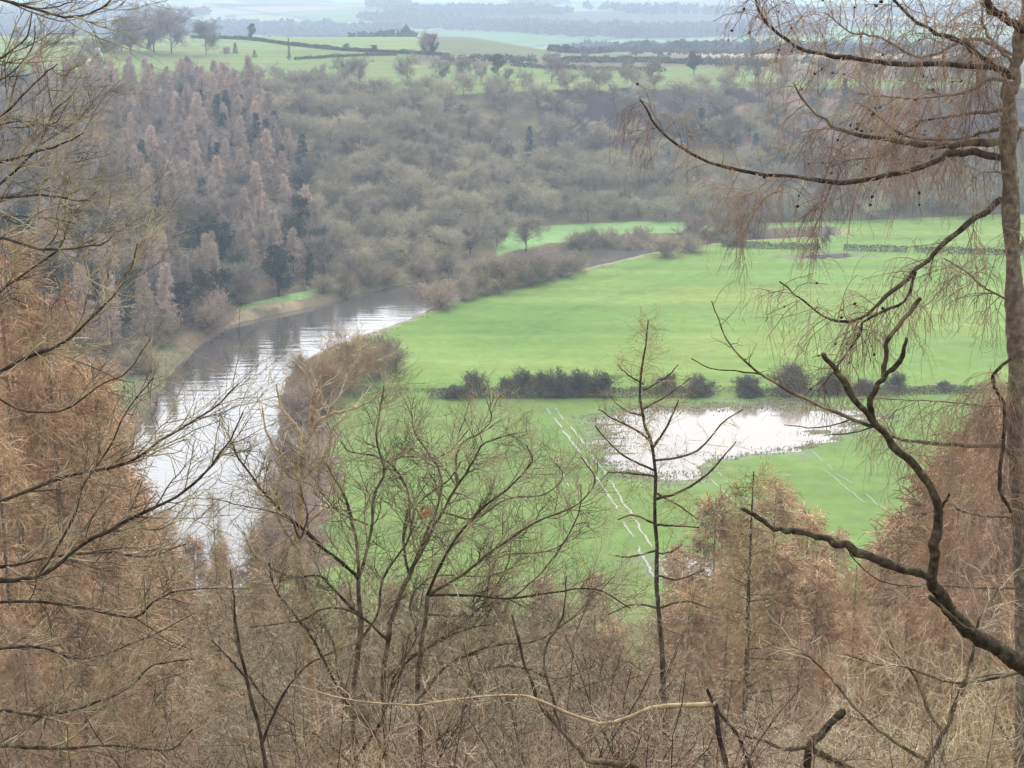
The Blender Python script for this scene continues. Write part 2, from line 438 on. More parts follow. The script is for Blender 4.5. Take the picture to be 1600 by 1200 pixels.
def rut(pts, wdt, seed):
    r = np.random.default_rng(seed)
    G = np.array([gnd(u, v, Z0) for u, v in pts])
    seg = np.linalg.norm(np.diff(G, axis=0), axis=1); cum = np.concatenate([[0], np.cumsum(seg)])
    q = np.arange(0, cum[-1], .8)
    x = np.interp(q, cum, G[:, 0]); y = np.interp(q, cum, G[:, 1])
    tx = np.gradient(x); ty = np.gradient(y); l = np.hypot(tx, ty) + 1e-9; nx, ny = -ty / l, tx / l
    x = x + (fbm(q / 2, q * 0, seed + 9, 3) - .5) * .7
    w = wdt * np.clip((fbm(q / 3, q * 0, seed, 3) - .2) * 3, .12, 1.)
    mb = MB()
    z = H(x, y) + .07
    V = np.stack([np.stack([x - nx * w, y - ny * w, z], -1), np.stack([x + nx * w, y + ny * w, z], -1)], 1).reshape(-1, 3)
    k = np.arange(len(q) - 1); k = k[(w[:-1] + w[1:]) > .1]
    o = mb.add(V, np.stack([2 * k, 2 * k + 2, 2 * k + 3, 2 * k + 1], -1)).build('wheel_rut_water', M['rut'])
    tag(o, kind='structure')
rut([(853, 638), (905, 705), (960, 790), (1005, 870), (1030, 925)], .21, 1)
rut([(867, 638), (922, 705), (978, 790), (1022, 862), (1044, 905)], .18, 2)
rut([(1098, 738), (1130, 768), (1165, 800), (1210, 850)], .12, 3)
rut([(1120, 738), (1150, 766), (1185, 798), (1230, 845)], .10, 4)
rut([(1250, 702), (1300, 745), (1370, 800)], .09, 5)
rut([(1262, 700), (1312, 742), (1385, 798)], .09, 6)
rut([(872, 722), (890, 760), (905, 790)], .12, 7)

def tufts():
    """coarse grass and sedge along the water's edge, the ruts and the hedge foot"""
    r = np.random.default_rng(21); C = []
    p = np.array(POOL)
    x = r.uniform(p[:, 0].min() - 8, p[:, 0].max() + 8, 60000); y = r.uniform(p[:, 1].min() - 6, p[:, 1].max() + 5, 60000)
    z, dr, dp, s_, yb, yt = H(x, y, True)
    k = (dp > -9) & (dp < 2.5) & (r.random(len(x)) < np.clip(1 - np.abs(dp + .3) / 6, 0.02, 1) * np.clip((fbm(x / 6, y / 3, 71) - .35) * 4, 0, 1))
    C.append(np.stack([x, y, np.maximum(z, Z0 - .16)], -1)[k])
    x = r.uniform(-180, 260, 400000); y = r.uniform(205, 520, 400000)
    z, dr, dp, s_, yb, yt = H(x, y, True)
    k = (dr > .4) & (dr < 9) & (r.random(len(x)) < np.clip(1 - dr / 9, 0, 1)) & (y < yb + 6)
    C.append(np.stack([x, y, z], -1)[k])
    x = r.uniform(-30, 130, 9000); y = 299.5 + r.normal(size=9000) * 1.5; C.append(np.stack([x, y, H(x, y)], -1))
    C = np.concatenate(C); N = len(C)
    h = r.uniform(.10, .34, N); w = r.uniform(.04, .12, N); a = r.uniform(0, 3.14, N)
    d = np.stack([np.cos(a) * w, np.sin(a) * w, 0 * a], -1); tip = C + np.stack([r.normal(size=N) * .12, r.normal(size=N) * .12, h], -1)
    V = np.stack([C - d, C + d, tip], 1).reshape(-1, 3)
    o = MB().add(V, np.arange(N * 3).reshape(-1, 3)).build('grass', M['grass']); tag(o, kind='stuff')
tufts()

# ------------------------------------------------------------------ growing trees: polylines (N,K,3) with radii (N,K), skinned as tubes
def norm(a): return a / (np.linalg.norm(a, axis=-1, keepdims=True) + 1e-9)

def tubes(mb, P, R, S=3, mat=0, r=rng):
    N, K, _ = P.shape
    if N == 0: return
    T = norm(np.gradient(P, axis=1))
    a = norm(r.normal(size=(N, 1, 3)))
    a = norm(a - T * np.sum(a * T, -1, keepdims=True)); b = np.cross(T, a)
    if S == 2:
        V = np.stack([P - a * R[..., None], P + a * R[..., None]], 2)
        base = (np.arange(N)[:, None] * K + np.arange(K - 1)[None]) * 2
        Fq = np.stack([base, base + 1, base + 3, base + 2], -1).reshape(-1, 4)
    else:
        ph = np.arange(S) * 2 * math.pi / S
        V = P[:, :, None] + R[..., None, None] * (a[:, :, None] * np.cos(ph)[None, None, :, None] + b[:, :, None] * np.sin(ph)[None, None, :, None])
        base = ((np.arange(N)[:, None] * K + np.arange(K - 1)[None]) * S)[..., None]
        k = np.arange(S)[None, None]; k2 = (k + 1) % S
        Fq = np.stack([base + k, base + k2, base + S + k2, base + S + k], -1).reshape(-1, 4)
    mb.add(V, Fq, mat)

def sprout(P, R, n, t0=.2, t1=1., L=1., shape=None, ang=(40, 60), K=5, up=0., wob=.15, r0=None, rk=.6, taper=.25, r=rng, flat=0., pull=None, taper_abs=False):
    """n children on every parent; shape(t) scales their length, up bends them to or from the sky, flat keeps them level"""
    N, Kp, _ = P.shape
    i = np.repeat(np.arange(N), n)
    t = t0 + (t1 - t0) * (np.tile((np.arange(n) + .5) / n, N) + r.uniform(-.5, .5, N * n) / n)
    t = np.clip(t, 0, .999)
    q = t * (Kp - 1); k = q.astype(int); f = (q - k)[:, None]
    A, B = P[i, k], P[i, k + 1]
    s = A * (1 - f) + B * f
    T = norm(B - A)
    pr = R[i, k] * (1 - f[:, 0]) + R[i, k + 1] * f[:, 0]
    perp = r.normal(size=T.shape)
    perp[:, 2] *= (1 - flat)
    perp = norm(perp - T * np.sum(perp * T, -1, keepdims=True))
    an = np.radians(r.uniform(ang[0], ang[1], len(t)))[:, None]
    d = norm(T * np.cos(an) + perp * np.sin(an))
    ln = L * r.uniform(.6, 1.25, len(t))
    if shape is not None: ln = ln * shape(t)
    C = np.zeros((len(t), K, 3)); C[:, 0] = s
    st = (ln / (K - 1))[:, None]
    for j in range(1, K):
        d = norm(d + r.normal(size=d.shape) * wob + np.array([0, 0, up]) + (0 if pull is None else np.asarray(pull)))
        C[:, j] = C[:, j - 1] + d * st
    rr = np.full(len(t), r0) if r0 and taper_abs else np.minimum(pr * rk, r0 if r0 else 9.)
    RR = rr[:, None] * np.linspace(1, taper, K)[None]
    return C, RR

def spline(pts, K):
    """smooth curve through the points, K samples"""
    P = np.asarray(pts, float); n = len(P)
    if n == 2:
        t = np.linspace(0, 1, K)[:, None]; return P[0] * (1 - t) + P[1] * t
    Q = np.vstack([2 * P[0] - P[1], P, 2 * P[-1] - P[-2]])
    t = np.linspace(0, n - 1 - 1e-6, K); k = t.astype(int); f = (t - k)[:, None]
    a, b, c, d = Q[k], Q[k + 1], Q[k + 2], Q[k + 3]
    return .5 * (2 * b + (c - a) * f + (2 * a - 5 * b + 4 * c - d) * f ** 2 + (3 * b - a - 3 * c + d) * f ** 3)

def trunk_line(h, r, K=9, lean=.02, rg=rng, top=.08):
    P = np.zeros((1, K, 3)); z = np.linspace(-.6, h, K); P[0, :, 2] = z
    P[0, 1:, :2] = np.cumsum(rg.normal(size=(K - 1, 2)) * lean * h / K, 0)
    return P, (r * np.linspace(1, top, K))[None]

# ---- prototypes for the middle distance
def proto_broad(seed, h=13., w=6.5, fine=1.2, tw=.034):
    r = np.random.default_rng(seed)
    TP, TR = trunk_line(h * .78, h * .022, lean=.05, rg=r)
    c1 = sprout(TP, TR, 16, .22, 1, w * .85, lambda t: .55 + .75 * np.sin(np.clip(t, 0, 1) * 2.6), (35, 70), 6, .10, .16, rk=.6, r=r)
    c2 = sprout(*c1, 8, .25, 1, w * .42, None, (25, 60), 5, .08, .2, rk=.6, r=r)
    c3 = sprout(*c2, int(7 * fine), .15, 1, w * .26, None, (25, 65), 4, .06, .25, tw * 1.3, r=r, taper_abs=True, taper=.6)
    c4 = sprout(*c3, 6, .1, 1, w * .14, None, (20, 70), 3, .05, .3, tw, r=r, taper_abs=True, taper=.5)
    a = MB(); tubes(a, TP, TR, 6, r=r); tubes(a, *c1, 4, r=r)
    b = MB(); tubes(b, *c2, 3, r=r); tubes(b, *c3, 2, r=r); tubes(b, *c4, 2, r=r)
    return a, b

def proto_larch(seed, h=19., w=2.9, n1=80, n2=14, n3=6, tw=.016, droop=-.03, low=.12, hang=-.35, s1=3, kk=.0):
    r = np.random.default_rng(seed)
    TP, TR = trunk_line(h, h * .0105, 12, .012, r, .12)
    c1 = sprout(TP, TR, n1, low, .995, w, lambda t: np.clip(1.08 - t, .05, 1) ** .8 * 1.15, (72, 98), 6, droop + .05, .06, h * .0028, rk=.4, r=r)
    c2 = sprout(*c1, n2, .12, 1, w * .30, None, (35, 80), 4, hang * .45, .16, tw * 1.2, r=r, taper_abs=True, taper=.6)
    c3 = sprout(*c2, n3, .1, 1, w * .15, None, (20, 70), 3, hang, .2, tw, r=r, taper_abs=True, taper=.5)
    a = MB(); tubes(a, TP, TR, 6, r=r); tubes(a, *c1, s1, r=r)
    b = MB(); tubes(b, *c2, 2, r=r); tubes(b, *c3, 2, r=r)
    return a, b

def leafcards(mb, C, size, r, mat=0):
    N = len(C); a = norm(r.normal(size=(N, 3))); b = norm(np.cross(a, r.normal(size=(N, 3))))
    s = size * r.uniform(.5, 1.3, N)[:, None]
    V = np.stack([C + a * s, C + b * s * .6, C - a * s, C - b * s * .6], 1).reshape(-1, 3)
    mb.add(V, np.arange(N * 4).reshape(-1, 4), mat)

def proto_conifer(seed, h=16., w=3.0):
    r = np.random.default_rng(seed)
    TP, TR = trunk_line(h, h * .014, 8, .01, r)
    c1 = sprout(TP, TR, 90, .08, .99, w, lambda t: np.clip(1.05 - t, .05, 1) * 1.2, (75, 105), 5, -.04, .08, .05, r=r)
    c2 = sprout(*c1, 12, .2, 1, w * .25, None, (30, 70), 3, -.1, .2, .03, r=r)
    a = MB(); tubes(a, TP, TR, 6, r=r)
    b = MB(); tubes(b, *c1, 3, r=r); tubes(b, *c2, 2, r=r)
    leafcards(b, c2[0][:, 1:].reshape(-1, 3) + r.normal(size=(len(c2[0]) * 2, 3)) * .12, .26, r)
    return a, b

def proto_ivy(seed, h=12., w=4.2):
    r = np.random.default_rng(seed)
    TP, TR = trunk_line(h * .8, h * .03, 8, .05, r)
    c1 = sprout(TP, TR, 16, .2, 1, w * .9, lambda t: .6 + .6 * np.sin(t * 2.8), (30, 75), 6, .08, .16, r=r)
    c2 = sprout(*c1, 9, .2, 1, w * .4, None, (30, 70), 4, .05, .25, .04, r=r)
    a = MB(); tubes(a, TP, TR, 6, r=r); tubes(a, *c1, 4, r=r)
    b = MB(); tubes(b, *c2, 3, r=r)
    leafcards(b, np.repeat(c2[0][:, 1:].reshape(-1, 3), 14, 0) + r.normal(size=(len(c2[0]) * 42, 3)) * .38, .24, r)
    return a, b

def proto_bush(seed, h=4., w=3.4, n=20, tw=.017, leafy=0):
    """many stems from one stool, rounded crown"""
    r = np.random.default_rng(seed)
    a0 = r.uniform(0, 6.28, n); el = r.uniform(.25, 1.45, n)
    D = np.stack([np.cos(a0) * np.cos(el) * w / h, np.sin(a0) * np.cos(el) * w / h, np.sin(el)], -1)
    K = 6; t = np.linspace(0, 1, K)
    P = D[:, None] * (t[None, :, None] * h * .8) + r.normal(size=(n, K, 3)) * .06 * h * t[None, :, None]
    P[..., 2] -= .3 * (1 - t)[None]
    R = (np.full((n, K), h * .012) * np.linspace(1, .3, K))
    c2 = sprout(P, R, 12, .15, 1, h * .34, None, (20, 60), 4, .08, .2, tw * 1.8, r=r)
    c3 = sprout(*c2, 9, .1, 1, h * .17, None, (20, 65), 3, .05, .25, tw, r=r, taper_abs=True, taper=.6)
    c4 = sprout(*c3, 4, .1, 1, h * .09, None, (20, 65), 3, .05, .25, tw * .8, r=r, taper_abs=True, taper=.5)
    a = MB(); tubes(a, P, R, 4, r=r)
    b = MB(); tubes(b, *c2, 2, r=r); tubes(b, *c3, 2, r=r); tubes(b, *c4, 2, r=r)
    if leafy: leafcards(b, np.repeat(c3[0][:, 1], leafy, 0) + r.normal(size=(len(c3[0]) * leafy, 3)) * h * .05, h * .035, r)
    return a, b

def proto_twiggy(seed, h=4.):
    """open shrub whose arching stems and side twigs can be told apart"""
    r = np.random.default_rng(seed); n = 9; K = 12
    a0 = r.uniform(0, 6.28, n); t = np.linspace(0, 1, K)
    P = np.zeros((n, K, 3)); P[..., 2] = t[None] * h * r.uniform(.7, 1, (n, 1)) - .3 * (1 - t)
    sp = r.uniform(.3, 2.2, (n, 1)) * t[None] ** 1.3
    P[..., 0] = np.cos(a0)[:, None] * sp; P[..., 1] = np.sin(a0)[:, None] * sp
    P += np.cumsum(r.normal(size=P.shape) * .05, 1)
    R = np.full((n, K), .017) * np.linspace(1, .3, K) * r.uniform(.6, 1.3, (n, 1))
    c1 = sprout(P, R, 12, .12, 1, .95, None, (30, 70), 8, .05, .2, .011, rk=.7, taper=.4, r=r)
    c2 = sprout(*c1, 7, .12, 1, .42, None, (30, 70), 6, .05, .22, .0058, rk=.8, taper=.5, r=r)
    c3 = sprout(*c2, 3, .12, 1, .22, None, (30, 70), 4, .04, .22, .0034, rk=.8, taper=.6, r=r)
    a = MB(); tubes(a, P, R, 6, r=r); tubes(a, *c1, 4, r=r)
    b = MB(); tubes(b, *c2, 3, r=r); tubes(b, *c3, 2, r=r)
    return a, b

class Kind:
    """a kind of tree: prototypes are built once, every tree is a copy with its trunk and crown"""
    def __init__(s, name, cat, makers, tm, cm, trunk='trunk', crown='crown'):
        s.name, s.cat, s.n, s.pro = name, cat, 0, []
        for mk in makers:
            a, b = mk()
            hgt = max(float(v[:, 2].max()) for v in a.v + b.v)
            s.pro.append((a.mesh(name + '_' + trunk, tm), b.mesh(name + '_' + crown, cm), hgt))
        s.tn, s.cn = trunk, crown
    def put(s, loc, h, label, group=None, rz=None, wide=1.0, which=None, r=rng):
        k = (which if which is not None else s.n) % len(s.pro)
        tmesh, cmesh, hg = s.pro[k]
        root = empty(s.name, loc, r.uniform(0, 6.28) if rz is None else rz, label, s.cat, group)
        f = h / hg; root.scale = (f * wide, f * wide, f)
        for nm, me in ((s.tn, tmesh), (s.cn, cmesh)):
            o = bpy.data.objects.new(nm, me); COL.objects.link(o); o.parent = root
        s.n += 1
        return root

# ------------------------------------------------------------------ the wooded escarpment beyond the river
K_broad = Kind('broadleaf_tree', 'tree', [lambda s=s: proto_broad(s, 11, 7.4 + s * .3) for s in (1, 2, 3)], M['far_trunk'], M['far_olive'])
K_grey = Kind('bare_tree', 'tree', [lambda s=s: proto_broad(s, 12, 7.2) for s in (5, 6)], M['far_trunk'], M['far_grey'])
K_larch = Kind('larch_tree', 'larch', [lambda s=s: proto_larch(s, 17, 3.5, 100, 14, 5, .042) for s in (7, 8, 9)], M['far_trunk'], M['far_russet'])
K_conif = Kind('conifer_tree', 'conifer', [lambda s=s: proto_conifer(s) for s in (10, 12)], M['far_trunk'], M['far_evergreen'])
K_ivy = Kind('ivy_clad_tree', 'tree', [lambda s=s: proto_ivy(s) for s in (13, 14)], M['far_trunk'], M['far_ivy'])
K_bush = Kind('waterside_bush', 'bush', [lambda s=s: proto_bush(s) for s in (15, 16)], M['far_trunk'], M['far_tan'], 'stems', 'twigs')
K_amber = Kind('willow_bush', 'bush', [lambda s=s: proto_bush(s, 5, 4, 18) for s in (17, 18)], M['far_trunk'], M['far_amber'], 'stems', 'twigs')
K_redb = Kind('waterside_bush', 'bush', [lambda s=s: proto_bush(s, 5, 4, 18) for s in (21, 22)], M['far_trunk'], M['far_reddish'], 'stems', 'twigs')
K_hbush = Kind('hedgerow_bush', 'bush', [lambda s=s: proto_bush(s, 4, 2.8, 16, .022, 1) for s in (19, 20, 23, 24)], M['hedge'], M['hedge'], 'stems', 'twigs')

def proj(x, y, z):
    dy_, dz_ = y, z - CAM_Z
    fwd = dy_ * CP - dz_ * SP; upc = dy_ * SP + dz_ * CP
    return 800 + F * x / fwd, 600 - F * upc / fwd

def zone(u, v):
    return 'upper' if v < 235 else ('middle' if v < 340 else 'lower')

rw = np.random.default_rng(5)
pts = []
cand = 0
cell = {}
while cand < 60000 and len(pts) < 900:
    cand += 1
    y = rw.uniform(335, 642); x = rw.uniform(-.36, .36) * y
    yb = np.interp(x, BX, BY)
    if y < yb - 4: continue
    z = ground_z(x, y) if False else None
    u, v = proj(x, y, 20.)
    # larches stand in the left part, broadleaves to the right; the scar at the top right is bare
    edge = 330 + (v - 130) * .9
    s = (y - yb) / (640 - yb)
    is_larch = u < edge and v < 420 and u > 60
    if x > -25 and s > min(.62, max(.44 - .0045 * x, .10)) + .10 * vnoise(np.array(x / 30), np.array(0.), 77) and rw.random() > .02: continue
    if x <= 5 and x > -70 and s > .95 and rw.random() > .3: continue
    d = 6.6 if is_larch else 8.6
    cx, cy = int(x // 9), int(y // 9)
    ok = True
    for i in (-1, 0, 1):
        for j in (-1, 0, 1):
            for (px, py, dd) in cell.get((cx + i, cy + j), ()):
                if (px - x) ** 2 + (py - y) ** 2 < (.5 * (d + dd)) ** 2: ok = False
    if not ok: continue
    cell.setdefault((cx, cy), []).append((x, y, d))
    pts.append((x, y, u, v, is_larch, s))
zs = H(np.array([p[0] for p in pts]), np.array([p[1] for p in pts]))
cnt = {}
for (x, y, u, v, lar, s), z in zip(pts, zs):
    q = rw.random()
    zn = 'by the river bank' if s < .12 else ('at the top edge of the wood' if s > .86 else ('on the upper slope' if s > .5 else 'on the lower slope'))
    # a line of dark conifers runs down the right edge of the larches
    line = abs(u - (300 + (v - 150) * 1.05)) < 22 and v < 250
    if (line and q < .25) or (u > 1050 and q < .04) or (lar and q < .05):
        K_conif.put((x, y, z), rw.uniform(9, 14), 'dark evergreen conifer among the bare trees ' + zn, 'evergreens in the far wood', r=rw, wide=1.35); k = 'c'
    elif lar and (q < .74 and v < 300 or q < .38):
        K_larch.put((x, y, z), rw.uniform(12, 18), 'pinkish russet bare larch with a pointed top ' + zn, 'larches in the far wood', r=rw); k = 'l'
    elif lar or u < 420:
        if q < .5 or s > .3: K_grey.put((x, y, z), rw.uniform(10, 15), 'grey bare broadleaf tree among the larches ' + zn, 'grey trees among the larches', r=rw); k = 'g'
        else: K_ivy.put((x, y, z), rw.uniform(10, 14), 'dark ivy-covered tree in the far wood ' + zn, 'ivy-covered trees in the far wood', r=rw); k = 'i'
    elif q < .20:
        K_grey.put((x, y, z), rw.uniform(8, 13), 'purplish grey bare tree in the broadleaf wood ' + zn, 'grey trees in the broadleaf wood', r=rw); k = 'g'
    else:
        K_broad.put((x, y, z), rw.uniform(8, 13), 'olive grey bare broadleaf tree with a rounded crown ' + zn, 'broadleaf trees of the far wood', r=rw, wide=1.32); k = 'b'
    cnt[k] = cnt.get(k, 0) + 1
print('wood', cnt)

# ------------------------------------------------------------------ bushes and trees named one by one (u, v of the foot, height in photo pixels)
def plant(K, u, v, hpx, label, group=None, wide=1., which=None):
    P = hit(u, v)
    h = hpx * math.hypot(P[1], P[0]) / F
    return K.put(tuple(P), h, label, group, wide=wide, which=which)

# along the near and far banks
B = [(K_redb, 330, 515, 75, 1.1, 'round grey bush on the far bank beside the bend of the river'),
     (K_bush, 295, 500, 62, 1., 'greyish brown bush on the far bank left of the round one'),
     (K_bush, 255, 540, 60, 1., 'low grey bush at the water edge on the left bank'),
     (K_redb, 372, 478, 42, 1., 'small tan bush at the left end of the grassy bank'),
     (K_bush, 215, 585, 60, 1., 'brown bush beside the river on the near left bank'),
     (K_bush, 540, 462, 40, .9, 'small brown bush at the right end of the grassy bank'),
     (K_bush, 575, 448, 34, .9, 'low bush on the tan promontory by the river'),
     (K_redb, 690, 482, 50, 1.1, 'brown bush leaning over the water beside the white ripple'),
     (K_bush, 725, 470, 38, 1., 'low brown bush on the field corner of the river bank'),
     (K_redb, 765, 455, 58, 1.2, 'wide olive brown bush in the middle of the riverside thicket'),
     (K_bush, 805, 447, 46, 1.1, 'brown bush right of the widest riverside bush'),
     (K_redb, 850, 440, 48, 1., 'tan bush on the bank at the narrowing of the river'),
     (K_bush, 900, 424, 36, 1., 'small tan bush between river and bright field'),
     (K_bush, 950, 392, 36, 1.2, 'purplish bush at the end of the green strip'),
     (K_bush, 925, 386, 26, 1.1, 'low purplish bush on the green strip'),
     (K_bush, 1000, 388, 34, 1.1, 'pinkish grey bush by the far water'),
     (K_redb, 1040, 402, 36, 1.2, 'pinkish tan bush at the far corner of the bright field'),
     (K_redb, 1085, 378, 44, 1.1, 'tan bush behind the far corner of the bright field'),
     (K_bush, 1125, 372, 44, 1.1, 'tan bush between the wood and the far hedge'),
     (K_bush, 1170, 366, 40, 1.1, 'brown bush at the left end of the far field'),
     (K_bush, 700, 425, 34, 1.2, 'dull brown bush across the water from the thicket'),
     (K_bush, 655, 428, 28, 1.2, 'flat tan bush beyond the promontory'),
     (K_grey, 822, 396, 58, 1.2, 'round dark purple tree alone on the green strip'),
     (K_grey, 735, 400, 62, 1.1, 'dark grey tree at the foot of the wood beside the green strip'),
     (K_grey, 640, 412, 62, 1.1, 'dark grey tree at the foot of the wood above the promontory'),
     (K_amber, 540, 612, 118, 1.1, 'big amber brown willow on the near bank, tallest of the clump'),
     (K_amber, 500, 640, 95, 1., 'amber willow in front of the tallest one on the near bank'),
     (K_bush, 585, 592, 88, .9, 'grey brown bush behind the amber willow beside the field'),
     (K_bush, 610, 575, 60, .9, 'grey bush at the field edge right of the willows'),
     (K_redb, 468, 665, 80, .9, 'purplish brown bush at the water edge below the willows'),
     (K_redb, 452, 740, 80, .9, 'reddish brown bush on the bank half way down the near field'),
     (K_redb, 436, 800, 80, .9, 'reddish brown bush on the bank below the half-way one'),
     (K_redb, 418, 860, 80, .9, 'lowest reddish brown bush of the near bank'),
     (K_amber, 470, 590, 52, 1., 'small amber willow shoot clump right at the water')]
B += [(K_redb, 668, 476, 34, 1.3, 'low reddish bush left of the one leaning over the water'), (K_bush, 745, 463, 44, 1.2, 'grey brown bush between the field corner and the widest bush'), (K_amber, 785, 450, 50, 1.2, 'amber olive bush in the riverside thicket'),
      (K_bush, 828, 444, 44, 1.2, 'dull bush in the thicket just before the narrowing'), (K_redb, 875, 432, 38, 1.3, 'reddish tan bush past the narrowing of the river'), (K_bush, 905, 392, 30, 1.3, 'grey bush across the water from the reddish tan one'),
      (K_bush, 600, 440, 30, 1.5, 'wide brown scrub on top of the promontory'), (K_redb, 655, 436, 26, 1.5, 'reddish scrub at the tip of the promontory'), (K_bush, 505, 458, 30, 1.2, 'grey scrub at the back of the grassy bank'),
      (K_redb, 990, 396, 28, 1.4, 'low pinkish scrub closing off the far water'), (K_bush, 1075, 392, 30, 1.4, 'tan scrub at the end of the far hedge'), (K_bush, 1150, 384, 28, 1.4, 'brown scrub at the start of the dark clipped hedge')]
for K, u, v, hp, wd, lb in B: plant(K, u, v, hp * (1.15 if K is not K_amber and v < 500 else 1), lb, 'bushes and trees along the river', wd)

# the hedge across the floodplain
HB = [(738, 621, 48, .75, 'dark pointed bush near the left end of the floodplain hedge'), (712, 622, 26, 1.1, 'low dark bush at the left tip of the floodplain hedge'),
      (790, 621, 34, .6, 'slanting slim bush left of the first arch of the hedge'), (818, 621, 50, .6, 'tall dark bush at the left foot of the hedge arch'),
      (846, 620, 48, .55, 'upright bush in the middle of the floodplain hedge'), (872, 620, 50, .75, 'greenish ivy bush of the floodplain hedge'),
      (905, 620, 47, .8, 'brown tangled bush right of the ivy bush'), (938, 620, 46, .75, 'dark bush at the right end of the long hedge run'),
      (1045, 617, 38, .8, 'tan brown bush behind the spindly larch'), (1090, 618, 38, 1., 'round dark bush left of the hedge gap'),
      (1168, 619, 38, 1., 'round grey bush right of the hedge gap'), (1232, 617, 52, .9, 'tallest round bush above the flood pool'),
      (1300, 617, 42, .8, 'reddish brown bush above the right end of the flood pool'), (1350, 614, 26, 1.2, 'low bush right of the flood pool'),
      (1402, 612, 32, .9, 'small grey round bush seen between the dead boughs'), (1478, 612, 16, 1.2, 'tiny bush at the right end of the floodplain hedge')]
for i, (u, v, hp, wd, lb) in enumerate(HB): plant(K_hbush, u, v, hp * 1.0, lb, 'bushes of the floodplain hedge', wd * 1.45)

def hedge_run(pts, h, w, label, m, density=26, z_on=None, card=.22):
    """an uneven hedge: leaf and twig scatter over a run, one mesh"""
    r = np.random.default_rng(int(abs(pts[0][0]) * 7 + pts[0][1]))
    G = np.array([hit(u, v) if z_on is None else np.array([*gnd(u, v, z_on), z_on]) for u, v in pts])
    seg = np.linalg.norm(np.diff(G, axis=0), axis=1); cum = np.concatenate([[0], np.cumsum(seg)])
    n = int(cum[-1] * density * h)
    q = r.uniform(0, cum[-1], n)
    x = np.interp(q, cum, G[:, 0]); y = np.interp(q, cum, G[:, 1])
    hh = h * (.6 + .7 * fbm(q / (h * 2), q * 0, 61, 3))
    th = r.uniform(0, math.pi, n); rad = np.sqrt(r.uniform(.25, 1, n))
    off = np.cos(th) * rad * w; zz = np.sin(th) * rad * hh
    t = G[-1] - G[0]; t = t / np.linalg.norm(t[:2])
    x = x - t[1] * off; y = y + t[0] * off
    C = np.stack([x, y, H(x, y) + zz], -1)
    mb = MB(); leafcards(mb, C, card, r)
    o = mb.build('hedge', m); return tag(o, label, 'hedge')
hedge_run([(668, 622), (720, 621), (800, 621), (880, 620), (985, 620)], 2.0, 1.2, 'low dark hedge foot running under the floodplain bushes', M['hedge'], z_on=Z0, density=70, card=.16)
hedge_run([(985, 619), (1110, 619)], 2.0, 1.2, 'short stretch of low hedge left of the gap behind the flood pool', M['hedge'], z_on=Z0, density=70, card=.16)
hedge_run([(1150, 620), (1320, 617), (1500, 613), (1600, 611)], 1.8, 1.2, 'low hedge stretch right of the gap, above the flood pool', M['hedge'], z_on=Z0, density=70, card=.16)
hedge_run([(1128, 385), (1200, 388), (1282, 390)], 2.0, 1.6, 'dark clipped hedge left of the lone tree between the two far fields', M['hedge_far'], z_on=Z0, density=40)
hedge_run([(1318, 391), (1400, 393), (1418, 394)], 2.0, 1.6, 'short clipped hedge right of the lone tree between the far fields', M['hedge_far'], z_on=Z0, density=40)
hedge_run([(1428, 394), (1500, 396), (1700, 401)], 2.0, 1.6, 'long clipped hedge at the right end between the far fields', M['hedge_far'], z_on=Z0, density=40)
plant(K_grey, 1292, 390, 38, 'lone small grey tree in the gap of the far clipped hedge', None, .7)

# the plateau: hedges, field trees
hedge_run([(300, 60), (350, 61), (400, 64), (450, 71), (520, 78), (620, 84), (700, 88)], 2.0, 1.5, 'dark hedge along the skyline of the upper left field', M['hedge_far'], density=50, card=.35)
hedge_run([(460, 94), (520, 90), (560, 88), (620, 87)], 1.5, 1.3, 'hedge curving across the middle of the upper field', M['hedge_far'], density=50, card=.33)
hedge_run([(20, 72), (80, 71), (130, 71)], 2.0, 2, 'dark hedge between the two pale fields at the far left', M['hedge_far'], density=14, card=.5)
hedge_run([(800, 103), (860, 108), (950, 110), (1040, 113)], 2.2, 2, 'hedge behind the yellow green strip on the plateau', M['hedge_far'], density=14, card=.45)
hedge_run([(890, 96), (1000, 97), (1100, 101), (1200, 104)], 3.0, 3, 'dark thick hedge in front of the tan ploughed field', M['hedge_far'], density=14, card=.6)
hedge_run([(860, 80), (960, 81), (1060, 82), (1250, 84)], 4.0, 4, 'thin hedge along the back of the tan ploughed field', M['hedge_far'], density=10, card=.8)
